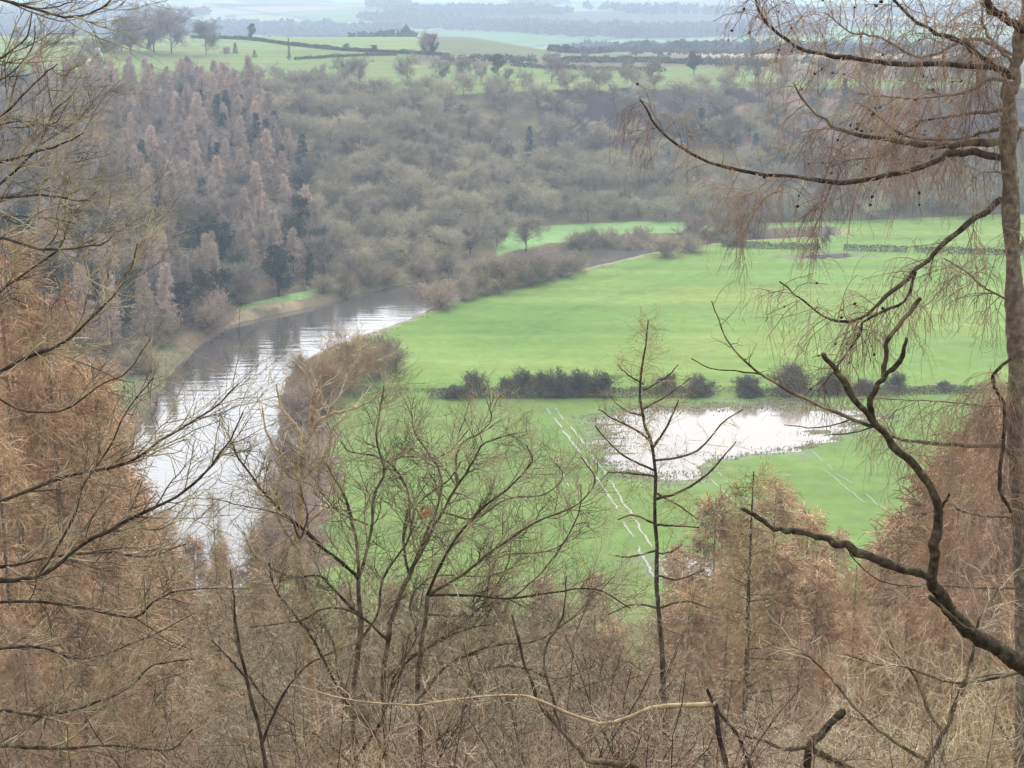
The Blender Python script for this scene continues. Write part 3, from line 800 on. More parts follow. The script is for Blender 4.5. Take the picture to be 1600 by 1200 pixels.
FT = [(K_grey, 205, 84, 64, 1.1, 'tall bare tree at the left of the clump on the skyline field'), (K_grey, 240, 82, 80, 1.3, 'tallest bare tree of the clump on the skyline field'),
      (K_grey, 268, 84, 76, 1.1, 'bare tree at the right of the skyline clump'), (K_ivy, 190, 80, 52, .9, 'dark ivy tree at the left of the skyline clump'),
      (K_ivy, 236, 80, 30, .9, 'low ivy bush under the skyline clump'), (K_ivy, 203, 80, 28, 1.1, 'wide ivy bush under the left of the skyline clump'),
      (K_grey, 150, 118, 46, 1., 'grey tree below the white outcrop'), (K_bush, 140, 80, 26, 1.2, 'brown bush beside the top of the white outcrop'),
      (K_bush, 125, 104, 28, 1.1, 'grey bush left of the white outcrop'), (K_bush, 165, 82, 30, 1.2, 'greyish bush right above the white outcrop'), (K_conif, 157, 130, 26, 1.5, 'dark squat evergreen just below the white outcrop'),
      (K_grey, 322, 86, 58, 1.1, 'thin bare tree right of the skyline clump'), (K_ivy, 394, 62, 25, .9, 'dark round tree standing alone on the skyline hedge'),
      (K_conif, 368, 84, 17, 1.6, 'small dark conifer in the upper field'), (K_bush, 354, 84, 12, 1.2, 'small dark bush beside the little conifer'),
      (K_conif, 398, 90, 12, 2.0, 'smaller leaning evergreen in the upper field'), (K_conif, 452, 95, 34, .5, 'slim pole-like tree on the upper field edge'),
      (K_ivy, 541, 80, 12, 1.5, 'low dome of a dark tree just over the skyline'), (K_ivy, 585, 83, 13, 1.5, 'dark low tree beside a pale one on the skyline'),
      (K_broad, 290, 130, 42, 1., 'round olive tree at the top edge of the wood below the bright field'), (K_broad, 350, 128, 34, 1., 'pale olive tree at the wood edge right of the round one'),
      (K_broad, 430, 130, 38, 1., 'olive tree at the wood edge below the slim pole-like tree'), (K_broad, 395, 125, 28, 1.2, 'low olive tree at the wood edge'),
      (K_grey, 540, 138, 56, .9, 'bare oak with visible forked trunk on the plateau edge'), (K_grey, 562, 136, 52, .9, 'bare oak close beside the forked one'),
      (K_broad, 500, 132, 36, 1., 'grey green scrub tree left of the plateau oaks'), (K_grey, 637, 130, 52, 1.1, 'spreading bare oak alone before the yellow green field'),
      (K_ivy, 676, 90, 38, .75, 'ivy-clad tall tree standing behind the spreading oak'), (K_grey, 668, 91, 44, .9, 'bare tall tree beside the ivy-clad one'),
      (K_grey, 690, 130, 42, 1., 'low bare oak right of the spreading oak'), (K_grey, 722, 131, 46, 1., 'dense bare tree in the row on the plateau edge'),
      (K_grey, 752, 130, 40, .9, 'grey tree before the dark domed one on the plateau edge'), (K_ivy, 778, 118, 34, 1.2, 'dark domed tree right of the row on the plateau edge'),
      (K_grey, 795, 130, 26, 1., 'leaning small bare tree at the rim of the scar'), (K_grey, 862, 129, 52, 1., 'wide bare oak with twin trunks at the rim of the scar'), (K_grey, 877, 129, 40, .7, 'slim bare tree beside the twin-trunked oak'),
      (K_ivy, 885, 84, 16, 1., 'dark rounded tree far behind the twin-trunked oak'), (K_ivy, 938, 84, 12, 1., 'small dark tree far behind the ploughed field'),
      (K_grey, 980, 131, 48, .8, 'bare tree at the rim of the scar right of the green strip'), (K_grey, 1020, 132, 44, .9, 'grey tree at the rim of the scar under the ploughed field'),
      (K_ivy, 1084, 116, 38, 1., 'dark round tree in front of the ploughed field'), (K_grey, 1140, 132, 50, 1., 'bare tree at the rim of the scar behind the larch boughs'),
      (K_grey, 1180, 130, 46, 1., 'grey bare tree further right along the scar rim'), (K_grey, 1230, 130, 50, 1.1, 'bare tree on the scar rim behind drooping larch twigs'),
      (K_grey, 1290, 132, 46, 1.1, 'broad bare tree on the scar rim near the right'), (K_grey, 1350, 128, 48, 1., 'bare tree on the rim behind the lichen bough'),
      (K_grey, 1420, 130, 46, 1.1, 'bare tree on the rim left of the larch trunk'), (K_grey, 1500, 130, 50, 1.1, 'bare tree on the rim next to the larch trunk'),
      (K_conif, 1095, 214, 42, 1.6, 'dark evergreen alone on the scar slope'), (K_conif, 827, 242, 44, 1.3, 'blue green evergreen in the middle of the broadleaf wood'),
      (K_conif, 1180, 252, 44, 1.3, 'dark evergreen low on the scar behind the larch bough'), (K_ivy, 1145, 236, 20, 1.2, 'small dark bush on the scar left of an evergreen'),
      (K_ivy, 722, 186, 24, 1.4, 'dark rounded bush at the foot of the scar'),
      (K_ivy, 115, 60, 14, 1., 'small dark tree at the hedge of the far left fields'), (K_grey, 60, 66, 22, 1.3, 'bare tree at the far left on the skyline hedge'), (K_grey, 30, 66, 24, 1.3, 'bare tree leftmost on the skyline hedge')]
for K, u, v, hp, wd, lb in FT: plant(K, u, v, hp, lb, 'field and edge trees of the plateau', wd)

for i, (u, v, hp, lb) in enumerate([(288, 172, 34, 'topmost dark conifer at the head of the evergreen line'), (314, 178, 32, 'dark conifer second from the top of the evergreen line'), (342, 190, 36, 'broad dark conifer where the larches give way to olive trees'),
        (384, 205, 30, 'dark conifer half way down the evergreen line'), (402, 215, 32, 'dark conifer just below the half way one'), (418, 228, 34, 'dark conifer with a leaning tip in the evergreen line'), (432, 245, 40, 'tall dark conifer low in the evergreen line'),
        (442, 262, 30, 'lowest dark conifer of the evergreen line'), (474, 255, 38, 'isolated dark conifer right of the evergreen line'), (468, 285, 34, 'dark conifer below the isolated one'),
        (225, 262, 36, 'dark conifer deep among the russet larches'), (205, 300, 34, 'squat evergreen left of centre in the larches'), (318, 330, 44, 'green conifer in the lower larches above the bend'), (160, 300, 34, 'evergreen behind the left twigs in the far larches')]):
    plant(K_conif, u, v + 26, hp * 1.05 + 30, lb, 'evergreens named along the far wood', 1.25)

def outcrop():
    P = hit(147, 108); s = 900 / F
    mb = MB(); r = np.random.default_rng(3)
    nx, nz = 9, 14
    prof = [(-16, 0), (-18, 8), (-12, 18), (-6, 27), (2, 32)], [(20, 0), (14, 7), (10, 14), (12, 24), (8, 33)]
    zz = np.linspace(0, 34, nz)
    l = np.interp(zz, [p[1] for p in prof[0]], [p[0] for p in prof[0]]); rr = np.interp(zz, [p[1] for p in prof[1]], [p[0] for p in prof[1]])
    V = []
    for sgn in (1, -1):
        for k in range(nz):
            for i in range(nx):
                f = i / (nx - 1); x = l[k] * (1 - f) + rr[k] * f
                y = sgn * -math.sin(f * math.pi) * (14 - k * .6) + r.normal() * 1.3
                V.append((x * s * .8 + r.normal() * .3, y * s * .8 + zz[k] * s * .25, zz[k] * s * .85 - 1))
    Fq = []
    for q in (0, nx * nz):
        for k in range(nz - 1):
            for i in range(nx - 1):
                a = q + k * nx + i; Fq.append((a, a + 1, a + nx + 1, a + nx) if q == 0 else (a, a + nx, a + nx + 1, a + 1))
    o = mb.add(np.array(V), Fq).build('rock_outcrop', M['rock'], smooth_shade=False); o.location = tuple(P)
    tag(o, 'small white rock outcrop among bushes below the skyline trees', 'rock')
outcrop()

# ------------------------------------------------------------------ distant hills: woods, hedgerow trees, farmhouses
def blobs(mb, C, hgt, r, n=26, sz=.33):
    N = len(C)
    d = norm(r.normal(size=(N, n, 3))); d[..., 2] = np.abs(d[..., 2]) * 1.1
    P = C[:, None] + d * (hgt[:, None, None] * .5) * r.uniform(.5, 1, (N, n, 1)) + np.array([0, 0, .25]) * hgt[:, None, None]
    leafcards(mb, P.reshape(-1, 3), np.repeat(hgt, n)[:, None][:, 0].mean() * sz, r)

def far_wood(name, poly, n, hgt, label_seed):
    """a far-off wood that reads as one mass"""
    r = np.random.default_rng(label_seed)
    G = np.array([hit(u, v, 1250)[:2] for u, v in poly])
    lo, hi = G.min(0), G.max(0)
    q = r.uniform(lo, hi, (n * 4, 2)); q = q[sdf(q[:, 0], q[:, 1], G) < 0][:n]
    if len(q) == 0: return
    C = np.concatenate([q, H(q[:, 0], q[:, 1])[:, None]], 1)
    mb = MB(); blobs(mb, C, r.uniform(.7, 1.3, len(C)) * hgt, r)
    tag(mb.build(name, M['far_wood']), kind='stuff')

def scrub_band():
    r = np.random.default_rng(77); q = []
    for u0, v0, u1, v1, n in ((690, 97, 1600, 103, 260), (900, 84, 1600, 90, 150)):
        for k in range(n):
            t = r.uniform(); P = hit(u0 + (u1 - u0) * t, v0 + (v1 - v0) * t + r.uniform(-3, 3)); q.append(P)
    mb = MB(); blobs(mb, np.array(q), r.uniform(2., 6, len(q)), r, 60, .12)
    tag(mb.build('scrub', M['hedge_far']), kind='stuff')
for i, (poly, n, hg) in enumerate([
    ([(-40, 60), (-40, 36), (120, 38), (300, 40), (400, 44), (480, 56), (400, 60), (200, 62)], 900, 14),
    ([(330, 40), (520, 42), (640, 50), (640, 72), (560, 76), (470, 66), (400, 50)], 500, 14),
    ([(560, 30), (700, 32), (860, 42), (1050, 48), (1250, 46), (1300, 56), (1100, 60), (900, 60), (760, 50), (600, 42)], 1000, 15),
    ([(600, 18), (800, 16), (900, 24), (800, 26), (640, 24)], 260, 16),
    ([(900, 14), (1160, 20), (1400, 12), (1650, 18), (1650, 28), (1300, 26), (1000, 26)], 700, 16),
    ([(790, 3), (860, 1), (890, 8), (820, 10)], 200, 16), ([(560, 10), (620, 8), (640, 12), (580, 14)], 60, 16),
    ([(860, 78), (1000, 75), (1300, 70), (1650, 66), (1650, 80), (1300, 82), (1000, 82)], 500, 10),
    ([(-40, 20), (180, 14), (330, 22), (300, 28), (100, 26), (-40, 28)], 500, 15)]):
    far_wood('distant_woodland', poly, n, hg, 100 + i)

def house(u, v, hpx, label, rz=0.):
    P = hit(u, v, 1250); h = hpx * P[1] / F; w = h * 1.7; d = h * 1.1
    root = empty('farmhouse', tuple(P), rz, label, 'house')
    b = MB(); e = .62 * h
    V = [(-w / 2, -d / 2, -1), (w / 2, -d / 2, -1), (w / 2, d / 2, -1), (-w / 2, d / 2, -1), (-w / 2, -d / 2, e), (w / 2, -d / 2, e), (w / 2, d / 2, e), (-w / 2, d / 2, e)]
    b.add(V, [(0, 1, 5, 4), (1, 2, 6, 5), (2, 3, 7, 6), (3, 0, 4, 7)]).add([(-w / 2, -d / 2, e), (-w / 2, d / 2, e), (-w / 2, 0, h * .98), (w / 2, -d / 2, e), (w / 2, d / 2, e), (w / 2, 0, h * .98)], [(0, 1, 2), (4, 3, 5)])
    b.build('wall', M['white_wall'], root, False)
    r_ = MB(); o = .06 * w
    r_.add([(-w / 2 - o, -d / 2 - o, e - .04 * h), (w / 2 + o, -d / 2 - o, e - .04 * h), (w / 2 + o, 0, h), (-w / 2 - o, 0, h), (-w / 2 - o, d / 2 + o, e - .04 * h), (w / 2 + o, d / 2 + o, e - .04 * h)], [(0, 1, 2, 3), (3, 2, 5, 4)])
    r_.build('roof', M['slate'], root, False)
    return root
house(361, 33, 9, 'white farmhouse alone on the hazy hillside above the dark round tree', .2)
house(1258, 50, 6, 'small pale house in the hazy distance left of the larch boughs', .5)
house(1272, 47, 5, 'pale house uppermost of the hazy hamlet behind the larch boughs', -.4)
house(618, 79, 5, 'low pale house on the valley floor beyond the plateau hedge', .1)

scrub_band()

# ------------------------------------------------------------------ the near slope: larches and broadleaves in the middle ground
K_nl = Kind('larch_tree', 'larch', [lambda s=s: proto_larch(s, 20, 3.3, 100, 16, 6, .011, hang=-.25, s1=3) for s in (31, 32, 33)], M['bark_larch'], M['twig_larch'])
K_nf = Kind('larch_tree', 'larch', [lambda s=s: proto_larch(s, 18, 3.6, 90, 14, 5, .024, hang=-.2, s1=3) for s in (37, 38, 39)], M['bark_larch'], M['twig_larch'])
K_nd = Kind('larch_tree', 'larch', [lambda s=s: proto_larch(s, 20, 3.3, 90, 14, 6, .010, hang=-.25, s1=3) for s in (34, 35)], M['bark_larch'], M['twig_red'])
K_ny = Kind('larch_tree', 'larch', [lambda s=s: proto_larch(s, 19, 2.6, 90, 14, 5, .009, hang=-.1, s1=3) for s in (36,)], M['bark_dark'], M['twig_straw'])
K_nb = Kind('bare_tree', 'tree', [lambda s=s: proto_broad(s, 13, 6.5, 1.3, .009) for s in (41, 42, 43)], M['bark_moss'], M['twig_moss'])
K_sh = Kind('bare_shrub', 'shrub', [lambda s=s: proto_bush(s, 5, 4.6, 16, .006) for s in (44, 45, 46)], M['bark_moss'], M['twig_straw'], 'stems', 'twigs')
K_sp = Kind('bare_shrub', 'shrub', [lambda s=s: proto_bush(s, 5, 4.6, 14, .006) for s in (47, 48)], M['bark_pale'], M['twig_pale'], 'stems', 'twigs')
K_bp = Kind('bare_shrub', 'shrub', [lambda s=s: proto_bush(s, 5, 4.6, 16, .006) for s in (49, 50)], M['bark_dark'], M['twig_plum'], 'stems', 'twigs')

def stand(K, u, vtop, y, label, group=None, wide=1.):
    T = W(u, vtop, y); g = ground_z(T[0], y)
    return K.put((T[0], y, g - .2), max(T[2] - g, 2.), label, group, wide=wide)

LG = 'larches crowded on the near slope'
far_row = [(30, 640, 150), (95, 660, 155), (150, 690, 150), (205, 745, 160), (255, 800, 165), (300, 838, 160), (345, 850, 165), (395, 838, 160), (440, 850, 170), (60, 700, 130),
           (130, 740, 130), (200, 800, 130), (270, 860, 135), (340, 880, 135), (410, 890, 140), (470, 900, 140), (540, 910, 140), (610, 915, 140), (690, 905, 140), (770, 910, 140),
           (850, 905, 140), (930, 900, 140), (1060, 850, 140), (1120, 770, 130), (1160, 800, 140), (1215, 740, 135), (1265, 790, 140), (1310, 830, 150), (1370, 850, 150), (1430, 800, 140), (1500, 780, 140), (1570, 760, 130)]
for i, (u, v, y) in enumerate(far_row):
    side = 'left of the river mouth' if u < 250 else ('below the bright water' if u < 480 else ('below the green field' if u < 1000 else 'below the flood pool'))
    stand(K_nf, u, v - 14, y, 'orange brown larch in the lowest row, ' + side, LG, 1.15)
mid_row = [(20, 560, 95), (80, 600, 100), (140, 660, 95), (10, 470, 85), (70, 500, 88), (120, 560, 90), (190, 720, 95), (250, 840, 100), (320, 930, 105), (400, 960, 105), (480, 985, 105), (560, 990, 105),
           (640, 1000, 105), (720, 985, 105), (800, 985, 100), (880, 980, 100), (960, 965, 100), (1080, 900, 95), (1140, 860, 95), (1210, 835, 90), (1280, 870, 95), (1340, 880, 95), (1410, 780, 90), (1470, 700, 85),
           (1530, 640, 80), (1590, 600, 80), (1440, 880, 80), (1540, 820, 80)]
for i, (u, v, y) in enumerate(mid_row):
    side = 'at the left edge' if u < 200 else ('left of centre' if u < 700 else ('right of centre' if u < 1200 else 'at the right behind the dead boughs'))
    stand(K_nf if i % 3 else K_nl, u, v - 10, y, 'brown larch half way down the near slope, ' + side, LG, 1.1)
near_row = [(-10, 325, 66, K_nl), (65, 400, 66, K_nl), (145, 530, 70, K_nl), (-10, 640, 58, K_nl), (110, 820, 60, K_nl), (180, 880, 62, K_nl), (30, 940, 50, K_nd),
            (1510, 640, 54, K_nl), (1585, 540, 50, K_nd), (1470, 800, 52, K_nl), (1390, 960, 55, K_nl), (1290, 1000, 58, K_nl), (1530, 900, 45, K_nd), (250, 960, 60, K_nl), (340, 1010, 60, K_nl), (430, 1040, 58, K_nd), (1180, 940, 60, K_nl), (1100, 990, 56, K_nl), (1250, 960, 50, K_nd), (1340, 930, 52, K_nl), (980, 1020, 58, K_nl), (860, 1030, 56, K_nl), (740, 1030, 58, K_nd), (1480, 900, 48, K_nl), (560, 1040, 58, K_nl), (80, 1000, 46, K_nl), (170, 1010, 48, K_nl), (1420, 930, 50, K_nl)]
for i, (u, v, y, K) in enumerate(near_row):
    side = ['leftmost of all', 'beside the left tree twigs', 'with its tip over the river bend'][i] if i < 3 else ('low on the left' if u < 400 else ('right beside the big trunk' if u > 1480 else ('low in the middle of the tangle' if u < 1150 else 'behind the long dead bough')))
    stand(K, u, v, y, 'nearer larch with fine brown twigs, ' + side, LG, 1.)
stand(K_ny, 1180, 700, 46, 'straw brown larch with a dark stem right of the spindly one', None, 1.)
stand(K_ny, 330, 745, 85, 'small thin larch tip standing before the bright river', None, .45)
stand(K_ny, 730, 1000, 52, 'thin larch sapling tip amid the central twigs', None, .6)
for u, v, y, lb in [(470, 800, 52, 'grey green bare tree left of centre before the field edge'), (560, 800, 60, 'mossy bare tree behind the central branches'), (740, 820, 58, 'mossy bare tree right of the central branches'),
                    (860, 850, 55, 'mossy bare tree below the wheel ruts'), (930, 880, 48, 'olive bare tree left of the slender larch stem'), (650, 900, 44, 'mossy bare tree low in the centre of the tangle'),
                    (420, 960, 46, 'bare tree low left of centre with dark stems'), (800, 960, 40, 'bare tree low right of centre above the pale fallen bough'), (1080, 1000, 42, 'bare tree under the two straw larches')]:
    stand(K_nb, u, v, y, lb, 'bare broadleaf trees on the near slope', 1.)
for i, (u, v, y, K) in enumerate([(100, 1110, 22, K_bp), (290, 1120, 20, K_bp), (420, 1080, 22, K_bp), (500, 1090, 18, K_sh), (640, 1060, 24, K_bp), (880, 1050, 20, K_bp),
                                  (1200, 1060, 22, K_sp), (1300, 1060, 19, K_sp), (1480, 1010, 17, K_sp), (1580, 1000, 20, K_sh),                                   (850, 980, 30, K_bp), (700, 1130, 14, K_bp), (1380, 1130, 14, K_sp)]):
    tone = {'bare_shrub': 'x'}; tn = 'straw coloured' if K is K_sh else ('pale twigged' if K is K_sp else 'dull plum brown')
    place = 'in the bottom left corner' if u < 300 else ('left of the central stems' if u < 550 else ('around the central stems' if u < 820 else ('under the slender larch' if u < 1120 else 'below the long dead bough')))
    stand(K, u, v, y, tn + ' bare shrub in the tangle ' + place, 'shrubs in the foreground tangle', 1.1)

K_cd = Kind('bare_shrub', 'shrub', [lambda s=s: proto_twiggy(s) for s in (51, 52, 53)], M['bark_dark'], M['twig_plum'], 'stems', 'twigs')
K_cp = Kind('bare_shrub', 'shrub', [lambda s=s: proto_twiggy(s) for s in (54, 55)], M['bark_pale'], M['twig_pale'], 'stems', 'twigs')
K_cm = Kind('bare_shrub', 'shrub', [lambda s=s: proto_twiggy(s) for s in (56, 57)], M['bark_moss'], M['twig_moss'], 'stems', 'twigs')
for i, (u, v, y, K) in enumerate([(60, 1070, 12, K_cm), (190, 1100, 11, K_cd), (310, 1040, 13, K_cd), (430, 1070, 11, K_cm), (520, 1000, 14, K_cd), (700, 1020, 13, K_cp), (640, 1110, 10, K_cd), (800, 960, 14, K_cd), (900, 1000, 12, K_cm),
                                  (1010, 1060, 11, K_cd), (1110, 980, 14, K_cd), (1210, 960, 13, K_cp), (1300, 1040, 11, K_cd), (1400, 970, 13, K_cp), (1500, 1040, 11, K_cm), (1590, 960, 13, K_cp), (880, 890, 18, K_cm), (960, 930, 17, K_cd)]):
    tn = 'mossy' if K is K_cm else ('pale' if K is K_cp else 'dark')
    place = 'in the lower left corner' if u < 350 else ('at the foot of the central tree' if u < 850 else ('below the spindly larch' if u < 1150 else 'in the lower right corner'))
    stand(K, u, v - 45, y, tn + ' stemmed twiggy shrub close to the viewer ' + place, 'close shrubs along the bottom', 1.)

# ------------------------------------------------------------------ the closest trees, bough by bough: (u, v) along each bough, distance, half widths in photo pixels
def bough(pts, y0, y1, w0, w1, K=20, jit=.12, seed=0):
    n = len(pts); r = np.random.default_rng(int(abs(pts[0][0] * 13 + pts[0][1] * 7 + seed)))
    P = spline([W(u, v, y0 + (y1 - y0) * i / (n - 1)) for i, (u, v) in enumerate(pts)], K)
    y = P[:, 1]
    k = np.linspace(0, 1, K)
    P[1:-1] += r.normal(size=(K - 2, 3)) * min(max(w0 * .22, .5), 1.8) * y[1:-1, None] / F
    R = (w0 + (w1 - w0) * k ** .8) * y / F * (1 + .10 * r.normal(size=K))
    return P, R

def knobbly(mb, P, R, S=10, seed=1):
    """a bough with bark lumps and a rounded, broken end"""
    K = len(P); kk = np.linspace(0, K - 1, K * 4)
    Q = np.stack([np.interp(kk, np.arange(K), P[:, i]) for i in range(3)], -1); RR = np.interp(kk, np.arange(K), R)
    r = np.random.default_rng(seed)
    a = norm(r.normal(size=3)); T = norm(np.gradient(Q, axis=0)); A = norm(a - T * (T @ a)[:, None]); B_ = np.cross(T, A)
    ph = np.arange(S) * 2 * math.pi / S
    lump = 1 + .13 * (fbm(kk[:, None] * 1.3 + 0 * ph[None], ph[None] * 1.2 + 0 * kk[:, None], seed, 3) - .5) * 2 + .05 * r.normal(size=(len(kk), S))
    V = Q[:, None] + (RR[:, None] * lump)[..., None] * (A[:, None] * np.cos(ph)[None, :, None] + B_[:, None] * np.sin(ph)[None, :, None])
    i = (np.arange(len(kk) - 1) * S)[:, None]; k = np.arange(S)[None]; k2 = (k + 1) % S
    Fq = np.stack([i + k, i + k2, i + S + k2, i + S + k], -1).reshape(-1, 4)
    mb.add(V, Fq)
    tip = np.vstack([V[-1], Q[-1] + T[-1] * RR[-1] * .7])
    mb.add(tip, [(j, (j + 1) % S, S) for j in range(S)])

def grow_on(bs, spec, r):
    """twigs on a list of boughs; spec = list of sprout keyword sets, one per order; returns all orders"""
    P = np.stack([b[0] for b in bs]); R = np.stack([b[1] for b in bs]); out = []
    ln = np.linalg.norm(np.diff(P, axis=1), axis=2).sum(1); keep = ln / np.quantile(ln, .8)
    for j, s in enumerate(spec):
        s = dict(s); P, R = sprout(P, R, r=r, **s)
        if j == 0:
            m = r.random(len(P)) < np.repeat(keep, s['n']); P, R = P[m], R[m]
        out.append((P, R))
    return out

def close_tree(name, cat, label, foot, trunk, boughs, spec, mb_, mt_, seed, group=None, sides=(3, 2, 2), extra=None, bough_m=None):
    """trunk = (bough, mat); boughs = list of (P, R) ; each bough is a part, its twigs one further part"""
    r = np.random.default_rng(seed)
    root = empty(name, foot, 0, label, cat, group)
    off = np.array(foot)
    def loc(P): return P - off
    if trunk:
        a = MB()
        for j, (P, R) in enumerate(trunk): knobbly(a, loc(P), R, 12, seed + j)
        a.build('trunk', mb_, root)
    for j, (P, R) in enumerate(boughs):
        a = MB(); knobbly(a, loc(P), R, 8, seed + 50 + j)
        a.build('branch', (bough_m or {}).get(j, mb_), root)
    if spec:
        b = MB()
        for o, S in zip(grow_on(boughs, spec, r), sides): tubes(b, loc(o[0]), o[1], S, r=r)
        b.build('twigs', mt_, root)
    if extra: extra(root, off)
    return root

def px_r(p, y): return p * y / F

# -- bare tree in the middle
Y = 19.0
c_tr = [bough([(575, 1500), (562, 1320), (556, 1200), (550, 1100), (562, 1000), (560, 900)], Y, Y, 5.5, 4),
        bough([(590, 1500), (600, 1300), (604, 1180), (600, 1080), (606, 1000), (622, 940), (640, 900)], Y, Y + .4, 5.5, 4),
        bough([(700, 1500), (680, 1320), (660, 1180), (652, 1080), (660, 1000), (668, 930)], Y, Y - .6, 5, 3.5)]
c_b = [bough([(800 + (u - 800) * 1. - 12 * (v < 700), v if v > 780 else 780 - (780 - v) * .74) for u, v in p], Y + a, Y + b, w0 * .52, w1 * .75) for p, a, b, w0, w1 in [
    ([(560, 905), (540, 885), (500, 850), (455, 812), (415, 770), (395, 735), (383, 690), (372, 655)], 0, -1, 7, 2),
    ([(455, 812), (425, 800), (380, 790), (335, 780), (290, 778)], -.7, -1.2, 3, 1),
    ([(455, 812), (470, 840), (480, 800), (470, 760), (472, 720)], -.7, -.2, 3, 1.2),
    ([(560, 905), (556, 840), (540, 780), (520, 730), (505, 700), (480, 690)], 0, .8, 6, 2),
    ([(560, 905), (580, 830), (585, 770), (600, 720), (600, 650), (606, 590), (612, 540)], 0, .5, 6, 1.5),
    ([(640, 900), (655, 860), (680, 800), (690, 740), (680, 680), (660, 640), (655, 600)], .4, 1, 6, 1.5),
    ([(640, 900), (665, 850), (690, 800), (715, 750), (740, 700), (770, 660), (820, 640)], .4, -.4, 6, 1.5),
    ([(715, 750), (712, 700), (735, 660), (762, 640), (780, 610), (772, 570)], 0, .5, 4, 1.2),
    ([(640, 900), (630, 840), (640, 780), (620, 720), (600, 690), (560, 680), (545, 660)], .4, 1.2, 5, 1.5),
    ([(668, 930), (690, 880), (720, 830), (760, 790), (800, 750), (830, 700), (835, 665)], -.6, -1.4, 6, 1.5),
    ([(668, 930), (720, 900), (770, 860), (800, 840), (850, 810), (900, 790), (930, 740), (920, 690)], -.6, -1, 6, 1.4),
    ([(668, 930), (730, 930), (800, 935), (870, 925), (930, 920), (985, 950)], -.6, -1.6, 5, 1.4),
    ([(800, 935), (840, 900), (880, 850), (905, 800), (908, 750)], -1, -1, 4, 1.2),
    ([(606, 1000), (560, 960), (510, 950), (470, 970), (430, 975), (390, 980)], .2, -1, 5, 1.4),
    ([(556, 1120), (520, 1060), (490, 1000), (460, 960), (430, 920), (420, 880)], 0, -.8, 6, 1.6),
    ([(604, 1090), (640, 1030), (700, 990), (750, 950), (790, 890), (800, 840)], .1, .8, 6, 1.6),
    ([(656, 1090), (700, 1040), (770, 1010), (840, 1000), (900, 960), (960, 900)], -.4, .2, 6, 1.5),
    ([(562, 1000), (590, 960), (600, 900), (640, 840), (650, 790), (700, 740), (720, 700)], 0, .5, 5, 1.5),
    ([(556, 1200), (500, 1150), (440, 1120), (380, 1040), (365, 960), (360, 920)], 0, 1, 6, 1.6),
    ([(575, 820), (530, 800), (505, 770), (480, 745), (455, 735), (430, 700)], .1, .3, 3, 1),
    ([(690, 800), (740, 810), (790, 780), (850, 770), (880, 730), (870, 690)], .3, 1, 3.5, 1.2),
    ([(600, 720), (640, 690), (700, 690), (740, 640), (755, 600)], .3, .6, 3, 1),
    ([(560, 1180), (600, 1120), (620, 1050), (690, 1000), (740, 980), (790, 970)], 0, .4, 6, 1.5), ([(604, 1180), (560, 1110), (530, 1060), (520, 1000), (480, 930), (470, 880)], 0, .6, 6, 1.5),
    ([(655, 1180), (720, 1120), (740, 1060), (800, 1040), (870, 1060), (930, 1040)], 0, .5, 6, 1.5), ([(604, 1060), (650, 1000), (640, 940), (680, 900), (760, 900), (820, 880)], 0, .9, 5, 1.3),
    ([(560, 960), (520, 920), (500, 900), (450, 900), (400, 870), (380, 830)], 0, .7, 5, 1.3), ([(668, 960), (720, 960), (760, 920), (780, 870), (860, 860), (900, 830)], 0, .9, 5, 1.3),
]]
c_spec = [dict(n=26, t0=.06, shape=lambda t: 1.1 - .6 * t, L=.72, ang=(25, 60), K=7, up=.07, wob=.16, r0=.009, rk=.6, taper=.4),
          dict(n=7, t0=.12, L=.42, ang=(25, 65), K=5, up=.06, wob=.2, r0=.005, rk=.75, taper=.5),
          dict(n=3, t0=.15, L=.2, ang=(25, 65), K=4, up=.05, wob=.22, r0=.0034, rk=.8, taper=.55)]
gx = W(600, 1500, Y)
def centre_extra(root, off):
    r = np.random.default_rng(4)
    mb = MB(); C = W(662, 800, Y) + r.normal(size=(26, 3)) * .045; leafcards(mb, C - off, .05, r)
    mb.build('dead_leaves', M['leaf_dead'], root)
close_tree('bare_tree', 'tree', 'many-stemmed bare tree in the middle with upswept mossy twigs over the green field', (gx[0], Y, ground_z(gx[0], Y) - .3), c_tr, c_b, c_spec, M['bark_moss'], M['twig_moss'], 60, None, (4, 3, 2), centre_extra, {j: M['bark_dark'] for j in (0, 2, 9, 11, 14, 16, 22, 24, 26)})

# -- small pale tree before the river bank, two bleached forks at its top
Y = 27.0
p_tr = [bough([(500, 1300), (490, 1100), (478, 950), (466, 860), (468, 790), (470, 740), (472, 700)], Y, Y, 10, 5)]
p_b = [bough(p, Y + a, Y + b, w0, w1) for p, a, b, w0, w1 in [
    ([(472, 700), (470, 680), (455, 655), (440, 640), (432, 600)], 0, .2, 4, 1.5), ([(472, 700), (490, 670), (500, 655), (525, 645), (560, 636), (600, 610)], 0, -.3, 4, 1.4),
    ([(486, 672), (486, 645), (489, 620), (495, 603)], 0, 0, 3, 2), ([(489, 660), (495, 625), (500, 612), (505, 635), (510, 642)], 0, .1, 2.5, 1.5),
    ([(470, 740), (450, 720), (430, 700), (415, 670), (410, 640)], 0, .2, 3.5, 1.2), ([(470, 750), (500, 720), (515, 700), (520, 670), (540, 650)], 0, .2, 3.5, 1.2),
    ([(466, 860), (440, 820), (430, 780), (440, 740), (436, 700)], 0, -.4, 3.5, 1.2), ([(468, 830), (500, 800), (530, 780), (540, 740)], 0, .3, 3, 1.2)]]
gx = W(500, 1300, Y)
